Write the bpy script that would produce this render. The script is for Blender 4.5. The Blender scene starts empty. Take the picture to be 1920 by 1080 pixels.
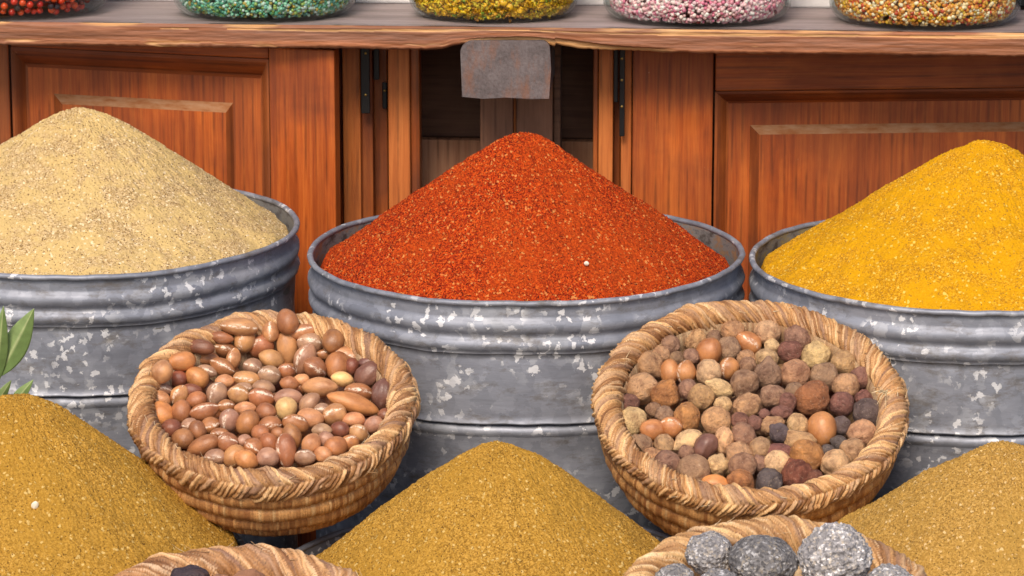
import bpy, bmesh, math, random
import numpy as np
from mathutils import Matrix, Vector, Euler
random.seed(7); rng = np.random.default_rng(11)
sc = bpy.context.scene; col = sc.collection; D = bpy.data
# ------------------------------------------------------------------ camera
F = 7344.0; DIST = 4.5; PITCH = math.radians(13.86)
RM = Euler((math.pi/2-PITCH, 0, 0)).to_matrix()
T0 = Vector((0, 0, 0.55))
def ray(px, py): return (RM @ Vector(((px-960)/F, -(py-540)/F, -1)))
CAM = T0 - ray(985, 468)*DIST
def P(px, py, y):
    d = ray(px, py); return CAM + d*((y-CAM.y)/d.y)
cd = D.cameras.new('camera'); cam = D.objects.new('camera', cd); col.objects.link(cam)
cam.location = CAM; cam.rotation_euler = (math.pi/2-PITCH, 0, 0)
cd.sensor_width = 36; cd.lens = 36*F/1920; cd.clip_start = .1; cd.clip_end = 500
cd.dof.use_dof = True; cd.dof.focus_distance = 4.32; cd.dof.aperture_fstop = 22
sc.camera = cam
# ------------------------------------------------------------------ light
SUN_EL, SUN_AZ = math.radians(46), math.radians(193)   # azimuth clockwise from +Y: behind the camera, a little left
w = D.worlds.new('World'); sc.world = w; w.use_nodes = True
nt = w.node_tree; bg = nt.nodes['Background']; sky = nt.nodes.new('ShaderNodeTexSky')
sky.sky_type = 'NISHITA'; sky.sun_disc = False; sky.sun_elevation = SUN_EL; sky.sun_rotation = SUN_AZ
sky.dust_density = 3.0; sky.air_density = 1.0; sky.ozone_density = 1.0
nt.links.new(sky.outputs[0], bg.inputs[0]); bg.inputs[1].default_value = 0.095
sl = D.lights.new('sun', 'SUN'); sl.energy = 2.1; sl.angle = math.radians(22); sl.color = (1.0, .86, .70)
so = D.objects.new('sun', sl); col.objects.link(so)
sd = Vector((math.sin(SUN_AZ)*math.cos(SUN_EL), math.cos(SUN_AZ)*math.cos(SUN_EL), math.sin(SUN_EL)))
so.rotation_euler = sd.to_track_quat('Z', 'Y').to_euler(); so.location = (0, 0, 4)
vs = sc.view_settings; vs.view_transform = 'Standard'; vs.look = 'None'; vs.gamma = 1; vs.exposure = 0.62
vs.use_curve_mapping = False
# ------------------------------------------------------------------ numeric helpers
_tab = rng.random(65536)
def _h(ix, iy, iz):
    return _tab[((ix*73856093) ^ (iy*19349663) ^ (iz*83492791)) & 65535]
def vn(x, y=0.0, z=0.0):
    x, y, z = np.broadcast_arrays(np.asarray(x, float), np.asarray(y, float), np.asarray(z, float))
    xi, yi, zi = np.floor(x).astype(np.int64), np.floor(y).astype(np.int64), np.floor(z).astype(np.int64)
    f, g, h = x-xi, y-yi, z-zi
    f, g, h = f*f*(3-2*f), g*g*(3-2*g), h*h*(3-2*h)
    r = 0
    for a in (0, 1):
        for b in (0, 1):
            for c in (0, 1):
                r = r + _h(xi+a, yi+b, zi+c)*(f if a else 1-f)*(g if b else 1-g)*(h if c else 1-h)
    return r*2-1
def fbm(x, y, z, o=4):
    r, a = 0, 1.0
    for i in range(o):
        r = r + vn(x*2**i+i*17.3, y*2**i, z*2**i)*a; a *= .5
    return r
def link(o, parent=None):
    col.objects.link(o)
    if parent is not None: o.parent = parent
    return o
def rawmesh(name, V, Fc, mat=None, colr=None, smooth=True):
    me = D.meshes.new(name); V = np.asarray(V, np.float32).reshape(-1, 3); Fc = np.asarray(Fc, np.int32)
    me.vertices.add(len(V)); me.vertices.foreach_set('co', V.ravel())
    k = Fc.shape[1]
    me.loops.add(Fc.size); me.loops.foreach_set('vertex_index', Fc.ravel())
    me.polygons.add(len(Fc)); me.polygons.foreach_set('loop_start', np.arange(0, Fc.size, k, dtype=np.int32))
    me.polygons.foreach_set('loop_total', np.full(len(Fc), k, np.int32))
    me.polygons.foreach_set('use_smooth', np.full(len(Fc), smooth, bool))
    me.update(calc_edges=True)
    if colr is not None:
        a = me.color_attributes.new('tint', 'FLOAT_COLOR', 'POINT')
        c = np.ones((len(V), 4), np.float32); c[:, :3] = np.asarray(colr).reshape(-1, 3); a.data.foreach_set('color', c.ravel())
    if mat: me.materials.append(mat)
    return me
def gridfaces(n, m, cu=False, cv=False):
    i = np.arange(n if cu else n-1)[:, None]; j = np.arange(m if cv else m-1)[None, :]
    a = i*m+j; b = ((i+1) % n)*m+j; c = ((i+1) % n)*m+(j+1) % m; d = i*m+(j+1) % m
    return np.stack([a, b, c, d], -1).reshape(-1, 4)
def meshobj(name, me, parent=None):
    return link(D.objects.new(name, me), parent)
def empty(name, loc, rot=(0, 0, 0)):
    o = D.objects.new(name, None); o.location = loc; o.rotation_euler = rot; o.empty_display_size = .02; return link(o)
def tag(o, label, cat, group=None):
    o['label'] = label; o['category'] = cat
    if group: o['group'] = group
    return o
def box(bm, x0, x1, y0, y1, z0, z1, bev=0.0015):
    b = bmesh.new(); r = bmesh.ops.create_cube(b, size=1)
    for v in b.verts:
        v.co = Vector(((x0+x1)/2+v.co.x*(x1-x0), (y0+y1)/2+v.co.y*(y1-y0), (z0+z1)/2+v.co.z*(z1-z0)))
    if bev: bmesh.ops.bevel(b, geom=b.edges[:], offset=min(bev, abs(x1-x0)/3, abs(y1-y0)/3), segments=2, affect='EDGES', profile=.5)
    me = D.meshes.new('t'); b.to_mesh(me); b.free(); bm.from_mesh(me); D.meshes.remove(me)
def bmobj(name, bm, mat, parent=None, smooth=False):
    me = D.meshes.new(name); bmesh.ops.recalc_face_normals(bm, faces=bm.faces[:]); bm.to_mesh(me); bm.free()
    me.materials.append(mat)
    if smooth: me.polygons.foreach_set('use_smooth', [True]*len(me.polygons))
    return meshobj(name, me, parent)
def boxobj(name, mat, parent, *a, **k):
    bm = bmesh.new(); box(bm, *a, **k); return bmobj(name, bm, mat, parent)
# ------------------------------------------------------------------ material helpers
class Mat:
    def __init__(s, name, rough=.6, metal=0.0, spec=.5):
        s.m = D.materials.new(name); s.m.use_nodes = True; s.t = s.m.node_tree; s.n = s.t.nodes; s.l = s.t.links
        s.b = s.n['Principled BSDF']; s.b.inputs['Roughness'].default_value = rough
        s.b.inputs['Metallic'].default_value = metal; s.b.inputs['Specular IOR Level'].default_value = spec
        s.tc = s.n.new('ShaderNodeTexCoord')
    def map(s, scale=(1, 1, 1), loc=(0, 0, 0), rnd=False):
        mp = s.n.new('ShaderNodeMapping'); mp.inputs['Scale'].default_value = scale; mp.inputs['Location'].default_value = loc
        src = s.tc.outputs['Object']
        if rnd:
            oi = s.n.new('ShaderNodeObjectInfo'); ad = s.n.new('ShaderNodeVectorMath'); ad.operation = 'MULTIPLY_ADD'
            cx = s.n.new('ShaderNodeCombineXYZ')
            for i in range(3): s.l.new(oi.outputs['Random'], cx.inputs[i])
            ad.inputs[1].default_value = (7, 5, 3); s.l.new(cx.outputs[0], ad.inputs[0]); s.l.new(src, ad.inputs[2]); src = ad.outputs[0]
        s.l.new(src, mp.inputs[0]); return mp.outputs[0]
    def noise(s, vec, scale=5, detail=4, rough=.55, dist=0):
        t = s.n.new('ShaderNodeTexNoise'); t.inputs['Scale'].default_value = scale; t.inputs['Detail'].default_value = detail
        t.inputs['Roughness'].default_value = rough; t.inputs['Distortion'].default_value = dist; s.l.new(vec, t.inputs['Vector']); return t
    def vor(s, vec, scale=5, feat='F1', rnd=1):
        t = s.n.new('ShaderNodeTexVoronoi'); t.feature = feat; t.inputs['Scale'].default_value = scale
        t.inputs['Randomness'].default_value = rnd; s.l.new(vec, t.inputs['Vector']); return t
    def ramp(s, fac, stops, interp='LINEAR'):
        r = s.n.new('ShaderNodeValToRGB'); r.color_ramp.interpolation = interp; e = r.color_ramp.elements
        while len(e) < len(stops): e.new(.5)
        for k, (p, c) in zip(e, stops):
            k.position = p; k.color = (c, c, c, 1) if isinstance(c, (int, float)) else (*c, 1)
        s.l.new(fac, r.inputs[0]); return r.outputs[0]
    def mix(s, fac, a, b, mode='MIX'):
        x = s.n.new('ShaderNodeMix'); x.data_type = 'RGBA'; x.blend_type = mode; x.clamp_factor = True
        for sock, v in ((x.inputs['Factor'], fac), (x.inputs['A'], a), (x.inputs['B'], b)):
            if isinstance(v, (int, float)): sock.default_value = v if sock.type == 'VALUE' else (v, v, v, 1)
            elif isinstance(v, tuple): sock.default_value = (*v, 1)
            else: s.l.new(v, sock)
        return x.outputs['Result']
    def math(s, op, a, b=0.0):
        x = s.n.new('ShaderNodeMath'); x.operation = op
        for i, v in enumerate((a, b)):
            if isinstance(v, (int, float)): x.inputs[i].default_value = v
            else: s.l.new(v, x.inputs[i])
        return x.outputs[0]
    def attr(s, name='tint'):
        a = s.n.new('ShaderNodeVertexColor'); a.layer_name = name; return a.outputs[0]
    def sepc(s, c):
        x = s.n.new('ShaderNodeSeparateColor'); s.l.new(c, x.inputs[0]); return x.outputs
    def col(s, c):
        if isinstance(c, tuple): s.b.inputs['Base Color'].default_value = (*c, 1)
        else: s.l.new(c, s.b.inputs['Base Color'])
        return s
    def rough(s, v): s.l.new(v, s.b.inputs['Roughness']); return s
    def bump(s, h, strength=.5, dist=.001, prev=None):
        b = s.n.new('ShaderNodeBump'); b.inputs['Strength'].default_value = strength; b.inputs['Distance'].default_value = dist
        s.l.new(h, b.inputs['Height'])
        if prev is not None: s.l.new(prev, b.inputs['Normal'])
        s.l.new(b.outputs[0], s.b.inputs['Normal']); return b.outputs[0]

def wood(name, dark, mid, light, horiz=False, rough=.46, stain=.5, grain=1.0):
    m = Mat(name, rough)
    sc_ = (3.5, 105, 105) if horiz else (105, 105, 3.5)
    v = m.map(sc_, rnd=True)
    n1 = m.noise(v, 1.6*grain, 5, .6, .6); n2 = m.noise(v, 5*grain, 4, .7)
    vb = m.map((1, 1, 1), rnd=True); big = m.noise(vb, 7, 4, .55, .5)
    v2 = m.map((1.2, 26, 26) if horiz else (26, 26, 1.2), rnd=True)
    wv = m.n.new('ShaderNodeTexWave'); wv.wave_type = 'BANDS'; wv.bands_direction = 'Z' if horiz else 'X'
    wv.inputs['Scale'].default_value = .9; wv.inputs['Distortion'].default_value = 5.5; wv.inputs['Detail'].default_value = 3
    wv.inputs['Detail Scale'].default_value = .8; m.l.new(v2, wv.inputs['Vector'])
    a = m.math('ADD', m.math('MULTIPLY', n1.outputs[0], .62), m.math('MULTIPLY', n2.outputs[0], .38))
    c = m.ramp(a, [(.30, dark), (.47, mid), (.62, light), (.75, mid)])
    lines = m.ramp(wv.outputs['Fac'], [(.0, .30), (.20, 1.0), (1, 1.0)])
    lo = m.noise(m.map((1.5, 14, 14) if horiz else (14, 14, 1.5), rnd=True), 1.5, 4, .6, .8)
    c = m.mix(.42, c, m.ramp(lo.outputs[0], [(.32, dark), (.5, mid), (.66, light)]))
    c = m.mix(m.math('MULTIPLY', m.ramp(m.noise(vb, 16, 3, .5).outputs[0], [(.4, 0.0), (.6, 1.0)]), .6), c, m.mix(1.0, c, lines, 'MULTIPLY'))
    st = m.ramp(big.outputs[0], [(.38, 0.0), (.62, 1.0)])
    c = m.mix(m.math('MULTIPLY', st, stain), c, tuple(x*.55 for x in dark))
    # pale scuffs and scratches
    sv = m.map((40, 40, 90), rnd=True); s1 = m.noise(sv, 1.3, 6, .75)
    sm = m.ramp(s1.outputs[0], [(.70, 0.0), (.76, .8)])
    c = m.mix(sm, c, (.62, .42, .25))
    m.col(c); h = m.bump(a, .5, .0012)
    m.rough(m.ramp(big.outputs[0], [(.3, rough-.08), (.7, rough+.2)]))
    return m.m
W_door = wood('wood_vertical', (.14, .022, .004), (.42, .085, .012), (.64, .172, .028))
W_doorh = wood('wood_horizontal', (.15, .022, .003), (.42, .080, .008), (.60, .155, .02), True)
W_mould = wood('wood_moulding', (.09, .016, .004), (.25, .045, .007), (.40, .09, .014), True, .4, .5)
W_mouldv = wood('wood_moulding_vertical', (.12, .028, .007), (.31, .072, .014), (.48, .14, .03), False, .4, .5)
W_slat = wood('wood_slat', (.22, .058, .012), (.54, .145, .026), (.72, .24, .055), False, .5, .15)
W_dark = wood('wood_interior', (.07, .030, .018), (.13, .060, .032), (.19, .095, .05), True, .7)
W_back = wood('wood_board_worn', (.22, .09, .045), (.36, .17, .09), (.46, .25, .14), False, .7)
W_post = wood('wood_post_dull', (.14, .060, .032), (.23, .105, .058), (.31, .15, .085), False, .7)

m = Mat('dust', .95, 0, .1); n = m.noise(m.map((1, 3, 3)), 45, 5, .6)
m.col(m.ramp(n.outputs[0], [(.3, (.24, .085, .03)), (.5, (.30, .145, .07)), (.72, (.35, .20, .115))])); m.bump(n.outputs[0], .6, .0015); M_dust = m.m

def galv(name, tone=1.0):
    m = Mat(name, .55, .3)
    v = m.map(rnd=True); nd = m.noise(v, 55, 4, .7)
    off = m.n.new('ShaderNodeVectorMath'); off.operation = 'MULTIPLY_ADD'; off.inputs[1].default_value = (.022, .022, .022)
    m.l.new(nd.outputs['Color'], off.inputs[0]); m.l.new(v, off.inputs[2])
    v1 = m.vor(off.outputs[0], 85); v2 = m.vor(off.outputs[0], 60); v3 = m.vor(off.outputs[0], 150)
    big = m.noise(v, 6, 4, .6); cl = m.noise(v, 14, 2, .5)
    base = m.ramp(v1.outputs['Color'], [(.1, (.22*tone, .24*tone, .295*tone)), (.55, (.29*tone, .31*tone, .375*tone)), (.85, (.36*tone, .385*tone, .46*tone))])
    c = m.mix(.42, base, m.ramp(big.outputs[0], [(.3, (.19*tone, .205*tone, .25*tone)), (.7, (.39*tone, .415*tone, .48*tone))]))
    s2 = m.sepc(v2.outputs['Color']); s3 = m.sepc(v3.outputs['Color'])
    clm = m.ramp(cl.outputs[0], [(.44, 0.0), (.56, 1.0)])
    k2 = m.math('MULTIPLY', m.ramp(s2[0], [(.58, 0.0), (.82, .45)]), clm)
    k3 = m.math('MULTIPLY', m.ramp(s3[1], [(.87, 0.0), (.89, .75)]), clm)
    pg = m.ramp(s2[1], [(.0, (.34, .36, .40)), (.55, (.42, .44, .48)), (1, (.60, .62, .66))])
    c = m.mix(m.math('MULTIPLY', k2, .8), c, pg); c = m.mix(k3, c, (.74, .75, .78))
    dirt = m.noise(m.map((1, 1, 2.5), rnd=True), 22, 6, .75)
    dm = m.ramp(dirt.outputs[0], [(.52, 0.0), (.72, .8)])
    c = m.mix(dm, c, (.12, .10, .075))
    ss = m.noise(m.map((2, 2, 14), rnd=True), 9, 6, .75, 1.2); c = m.mix(1.0, c, m.ramp(ss.outputs[0], [(.3, .84), (.7, 1.12)]), 'MULTIPLY')
    m.col(c)
    km = m.math('MAXIMUM', k2, k3)
    mt = m.math('SUBTRACT', .38, m.math('MULTIPLY', km, .3)); m.l.new(mt, m.b.inputs['Metallic'])
    m.rough(m.ramp(dirt.outputs[0], [(.3, .44), (.65, .68)]))
    b = m.bump(big.outputs[0], .25, .004); m.bump(dirt.outputs[0], .25, .0006, b)
    return m.m
M_galv = galv('galvanised_steel', .86); M_galvd = galv('galvanised_steel_dull', .62)
def dusty(name, dust):
    m = Mat(name, .8, .1); n = m.noise(m.map((1, 1, 2)), 30, 6, .7)
    m.col(m.ramp(n.outputs[0], [(.36, (.07, .06, .055)), (.48, (.20, .20, .20)), (.56, tuple(.6*x+.04 for x in dust)), (.66, dust)])); m.bump(n.outputs[0], .4, .001); return m.m
D_red = dusty('tub_inside_reddish_dust', (.34, .20, .10)); D_yel = dusty('tub_inside_yellow_dust', (.36, .30, .12)); D_tan = dusty('tub_inside_tan_dust', (.26, .25, .23))

m = Mat('hammered_steel_plate', .5, .45); v = m.map(); n1 = m.noise(v, 260, 5, .7); n2 = m.noise(v, 28, 4, .6); n3 = m.noise(m.map((1, 1, .35)), 60, 5, .7)
c = m.mix(1.0, m.ramp(n1.outputs[0], [(.3, (.12, .098, .098)), (.6, (.19, .165, .168))]), m.ramp(n2.outputs[0], [(.3, .7), (.7, 1.35)]), 'MULTIPLY')
c = m.mix(m.ramp(n3.outputs[0], [(.5, 0.0), (.68, .7)]), c, (.26, .12, .07)); c = m.mix(m.ramp(n1.outputs[0], [(.68, 0.0), (.74, 1.0)]), c, (.42, .38, .36))
m.col(c); m.bump(n1.outputs[0], .5, .0008); M_plate = m.m
m = Mat('black_metal', .45, .3); m.col((.012, .012, .013)); M_black = m.m
m = Mat('brass', .35, .9); m.col((.5, .33, .1)); M_brass = m.m
m = Mat('white_plaster', .9); n = m.noise(m.map(), 40, 5, .7); m.col(m.ramp(n.outputs[0], [(.3, (.62, .62, .65)), (.7, (.80, .80, .82))])); m.bump(n.outputs[0], .5, .002); M_white = m.m
m = Mat('paving', .9); n = m.noise(m.map(), 30, 6, .7); m.col(m.ramp(n.outputs[0], [(.3, (.10, .09, .08)), (.7, (.2, .18, .16))])); m.bump(n.outputs[0], .5, .003); M_pave = m.m
m = Mat('shelf_wood', .6); c = m.attr()
v = m.map((3, 55, 55)); n1 = m.noise(v, 2.2, 6, .65, .5); n2 = m.noise(m.map((9, 140, 140)), 1.2, 5, .7)
c2 = m.mix(1.0, c, m.ramp(n1.outputs[0], [(.3, .62), (.5, 1.0), (.7, 1.18)]), 'MULTIPLY')
c2 = m.mix(1.0, c2, m.ramp(n2.outputs[0], [(.32, .70), (.5, 1.0)]), 'MULTIPLY')
m.col(c2); m.bump(m.math('ADD', n1.outputs[0], n2.outputs[0]), .6, .0015); M_shelf = m.m
# straw
m = Mat('woven_straw', .62); n = m.noise(m.map(), 420, 4, .7); c = m.mix(1.0, m.attr(), m.ramp(n.outputs[0], [(.3, .66), (.6, 1.12)]), 'MULTIPLY')
m.col(c); m.bump(n.outputs[0], .4, .0006); M_straw = m.m

def spice(name, stops, scale, patch=None, patchamt=.5, fleck=None, fleckth=.93, bumpd=.0012, blob=None):
    m = Mat(name, .92, 0, .15); v = m.map(rnd=True)
    vo = m.vor(v, scale); sp = m.sepc(vo.outputs['Color']); vo2 = m.vor(v, scale*.55); sp2 = m.sepc(vo2.outputs['Color'])
    c = m.ramp(sp[0], stops)
    if patch:
        pn = m.noise(m.map((1, 1, 1.6), rnd=True), 20, 8, .72, .4)
        c = m.mix(m.math('MULTIPLY', m.ramp(pn.outputs[0], [(.44, 0.0), (.55, 1.0)]), patchamt), c, m.mix(.5, c, patch, 'MIX') if False else patch)
    if blob:
        bn = m.noise(v, 9, 4, .6); c = m.mix(m.math('MULTIPLY', m.ramp(bn.outputs[0], [(.4, 0.0), (.65, 1.0)]), .55), c, blob)
    if fleck: c = m.mix(m.ramp(sp2[1], [(fleckth, 0.0), (fleckth+.01, 1.0)]), c, fleck[0]); c = m.mix(m.ramp(sp[2], [(fleckth, 0.0), (fleckth+.01, 1.0)]), c, fleck[1])
    m.col(c); nn = m.noise(v, scale*1.4, 3, .7)
    b = m.bump(vo.outputs['Distance'], .55, bumpd); m.bump(nn.outputs[0], .6, bumpd*.8, b); return m.m
S_cumin = spice('cumin_powder', [(.0, (.24, .15, .065)), (.25, (.43, .29, .12)), (.6, (.52, .365, .175)), (1, (.68, .52, .30))], 780, (.60, .43, .175), .80, ((.74, .60, .38), (.16, .09, .04)), .95, .0008)
S_pap = spice('chilli_flakes', [(.0, (.06, .006, .002)), (.22, (.22, .016, .003)), (.55, (.42, .036, .004)), (.85, (.60, .080, .008)), (1, (.60, .14, .02))], 760, None, 0, ((.60, .22, .06), (.10, .01, .004)), .95, .0014, (.44, .062, .006))
S_tur = spice('turmeric_powder', [(.0, (.34, .15, .01)), (.25, (.46, .215, .006)), (.6, (.56, .27, .004)), (1, (.68, .37, .03))], 740, (.60, .30, .002), .8, ((.70, .48, .10), (.30, .15, .02)), .96, .0008)
S_och = spice('ground_spice_ochre', [(.0, (.19, .095, .014)), (.25, (.33, .175, .026)), (.6, (.45, .245, .038)), (1, (.58, .34, .075))], 760, None, 0, ((.60, .42, .15), (.14, .07, .014)), .965, .0012, (.41, .225, .03))
S_och2 = spice('ground_spice_tan', [(.0, (.22, .12, .03)), (.25, (.36, .20, .042)), (.6, (.47, .272, .062)), (1, (.60, .37, .11))], 760, None, 0, ((.66, .47, .22), (.16, .09, .02)), .965, .0012, (.42, .245, .05))

# nuts
def nutmat(name, cracked):
    m = Mat(name, .38); oi = m.n.new('ShaderNodeObjectInfo'); v = m.map(rnd=True)
    n1 = m.noise(v, .9, 4, .6); n2 = m.noise(v, 7, 3, .7)
    c = m.mix(1.0, oi.outputs['Color'], m.ramp(n1.outputs[0], [(.3, (.66, .58, .55)), (.5, (1, 1, 1)), (.68, (1.3, 1.3, 1.2))]), 'MULTIPLY')
    dust = m.noise(v, 2.2, 6, .75)
    c = m.mix(m.ramp(dust.outputs[0], [(.55, 0.0), (.8, .35)]), c, (.55, .42, .36))
    dots = m.ramp(m.noise(v, 9, 2).outputs[0], [(.70, 0.0), (.74, .8)]); c = m.mix(dots, c, (.10, .04, .02))
    if cracked:
        sx = m.n.new('ShaderNodeSeparateXYZ'); m.l.new(m.tc.outputs['Object'], sx.inputs[0])
        at = m.math('ARCTAN2', sx.outputs[2], sx.outputs[1]); wob = m.math('MULTIPLY', m.math('SUBTRACT', m.noise(m.map((1, 1, 1)), 1.5, 4, .7).outputs[0], .5), .8)
        d = m.math('ABSOLUTE', m.math('ADD', m.math('SUBTRACT', at, 1.15), wob))
        k = m.ramp(d, [(.06, 1.0), (.26, 0.0)]); patch = m.ramp(m.noise(v, 3.5, 4, .7).outputs[0], [(.44, 0.0), (.56, 1.0)])
        k = m.math('MULTIPLY', k, patch); c = m.mix(k, c, (.82, .68, .54))
    m.col(c); m.bump(n2.outputs[0], .12, .02); m.rough(m.ramp(dust.outputs[0], [(.4, .30), (.7, .6)]))
    return m.m
M_nut = [nutmat('nut_shell', False), nutmat('nut_shell_cracked', True)]
m = Mat('gall_skin', .7); oi = m.n.new('ShaderNodeObjectInfo'); v = m.map(rnd=True)
n1 = m.noise(v, 1.3, 5, .65, .3); n2 = m.noise(v, 5.5, 5, .75)
c = m.mix(1.0, oi.outputs['Color'], m.ramp(n1.outputs[0], [(.32, (.52, .44, .42)), (.5, (1, 1, 1)), (.68, (1.35, 1.35, 1.25))]), 'MULTIPLY')
c = m.mix(m.ramp(n2.outputs[0], [(.58, 0.0), (.68, .65)]), c, (.13, .06, .03)); c = m.mix(m.ramp(n2.outputs[0], [(.32, .55), (.42, 0.0)]), c, (.70, .52, .36))
m.col(c); b = m.bump(n1.outputs[0], .4, .12); m.bump(n2.outputs[0], .5, .05, b); M_gall = m.m
m = Mat('mineral_lump', .9, 0, .2); v = m.map(rnd=True); vo = m.vor(v, 420); s = m.sepc(vo.outputs['Color']); n = m.noise(v, 40, 4, .6)
oi = m.n.new('ShaderNodeObjectInfo')
c = m.ramp(s[0], [(.0, (.15, .145, .15)), (.35, (.27, .26, .27)), (.65, (.36, .35, .36)), (.84, (.46, .40, .33)), (.95, (.72, .71, .73))])
c = m.mix(m.ramp(n.outputs[0], [(.4, 0.0), (.62, .5)]), c, (.12, .115, .125)); c = m.mix(1.0, c, oi.outputs['Color'], 'MULTIPLY'); m.col(c)
m.bump(vo.outputs['Distance'], .5, .0025); M_lump = m.m
m = Mat('leaf_green', .5); v = m.map(); n = m.noise(v, 90, 4); c = m.mix(1.0, m.attr(), m.ramp(n.outputs[0], [(.3, .8), (.7, 1.15)]), 'MULTIPLY'); m.col(c)
m.b.inputs['Transmission Weight'].default_value = 0; m.bump(n.outputs[0], .3, .001); M_leaf = m.m
m = Mat('bead_glossy', .3); m.col(m.attr()); M_bead = m.m
m = Mat('bead_object', .3); oi = m.n.new('ShaderNodeObjectInfo'); m.col(oi.outputs['Color']); M_beado = m.m
m = Mat('jar_glass', .03); gl = m.n.new('ShaderNodeBsdfGlossy'); gl.inputs['Roughness'].default_value = .03
tr = m.n.new('ShaderNodeBsdfTransparent'); tr.inputs[0].default_value = (.93, .96, .95, 1); lw = m.n.new('ShaderNodeLayerWeight'); lw.inputs[0].default_value = .5; fz = m.math('ADD', m.math('MULTIPLY', m.math('POWER', lw.outputs['Facing'], 5.0), .75), .03)
mx = m.n.new('ShaderNodeMixShader'); m.l.new(fz, mx.inputs[0]); m.l.new(tr.outputs[0], mx.inputs[1]); m.l.new(gl.outputs[0], mx.inputs[2]); m.l.new(mx.outputs[0], m.n['Material Output'].inputs[0]); M_glass = m.m
m = Mat('lid_metal', .3, .9); m.col((.6, .6, .6)); M_lid = m.m
m = Mat('pale_husk', .7); m.col((.80, .74, .60)); M_husk = m.m
m = Mat('dried_fruit_skin', .4); n = m.noise(m.map(), 60, 3, .6); m.col(m.ramp(n.outputs[0], [(.42, (.55, .10, .02)), (.5, (.10, .04, .08)), (.62, (.45, .07, .02))], 'LINEAR')); M_fruit = m.m

# ------------------------------------------------------------------ setting
me = rawmesh('ground', [(-30, -30, 0), (30, -30, 0), (30, 30, 0), (-30, 30, 0)], [(0, 1, 2, 3)], M_pave, smooth=False)
g = meshobj('ground', me); g['kind'] = 'structure'
# ------------------------------------------------------------------ cabinet
class Frame:
    def __init__(s, o, rz):
        s.o = Vector(o); s.rz = rz; s.M = Matrix.Translation(s.o) @ Matrix.Rotation(rz, 4, 'Z'); s.I = s.M.inverted()
    def loc(s, px, py, dep=0.0):
        a = s.I @ CAM; d = s.I.to_3x3() @ ray(px, py); t = (dep-a.y)/d.y; p = a+d*t; return p.x, p.z
CR = math.radians(-3.6); YC = .43
FC = Frame((0, YC, 0), CR)
cab = empty('wooden_cabinet', (0, YC, 0), (0, 0, CR))
tag(cab, 'orange stained wooden cabinet with panelled doors, standing behind the metal tubs', 'cabinet')
ZT = FC.loc(960, 70)[1]      # cabinet top (under the shelf board)
ZB = .06
def vboard(name, mat, x0p, x1p, dep, thick, ytop=None, ybot=None, bev=.0015, par=cab):
    x0 = FC.loc(x0p, 250, dep)[0]; x1 = FC.loc(x1p, 250, dep)[0]
    z1 = ZT if ytop is None else FC.loc((x0p+x1p)/2, ytop, dep)[1]
    z0 = ZB if ybot is None else FC.loc((x0p+x1p)/2, ybot, dep)[1]
    return boxobj(name, mat, par, x0, x1, dep, dep+thick, z0, z1, bev=bev)
xl = FC.loc(-420, 250)[0]; xr = FC.loc(2350, 250)[0]
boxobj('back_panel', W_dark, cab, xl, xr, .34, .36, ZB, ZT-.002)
boxobj('side_panel', W_door, cab, xl, xl+.02, .0, .338, ZB, ZT-.002); boxobj('side_panel', W_door, cab, xr-.02, xr, .0, .338, ZB, ZT-.002)
boxobj('bottom_panel', W_dark, cab, xl, xr, .0, .36, .03, ZB-.001)
vboard('frame_stile', W_mouldv, -60, 20, -.004, .022)
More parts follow.
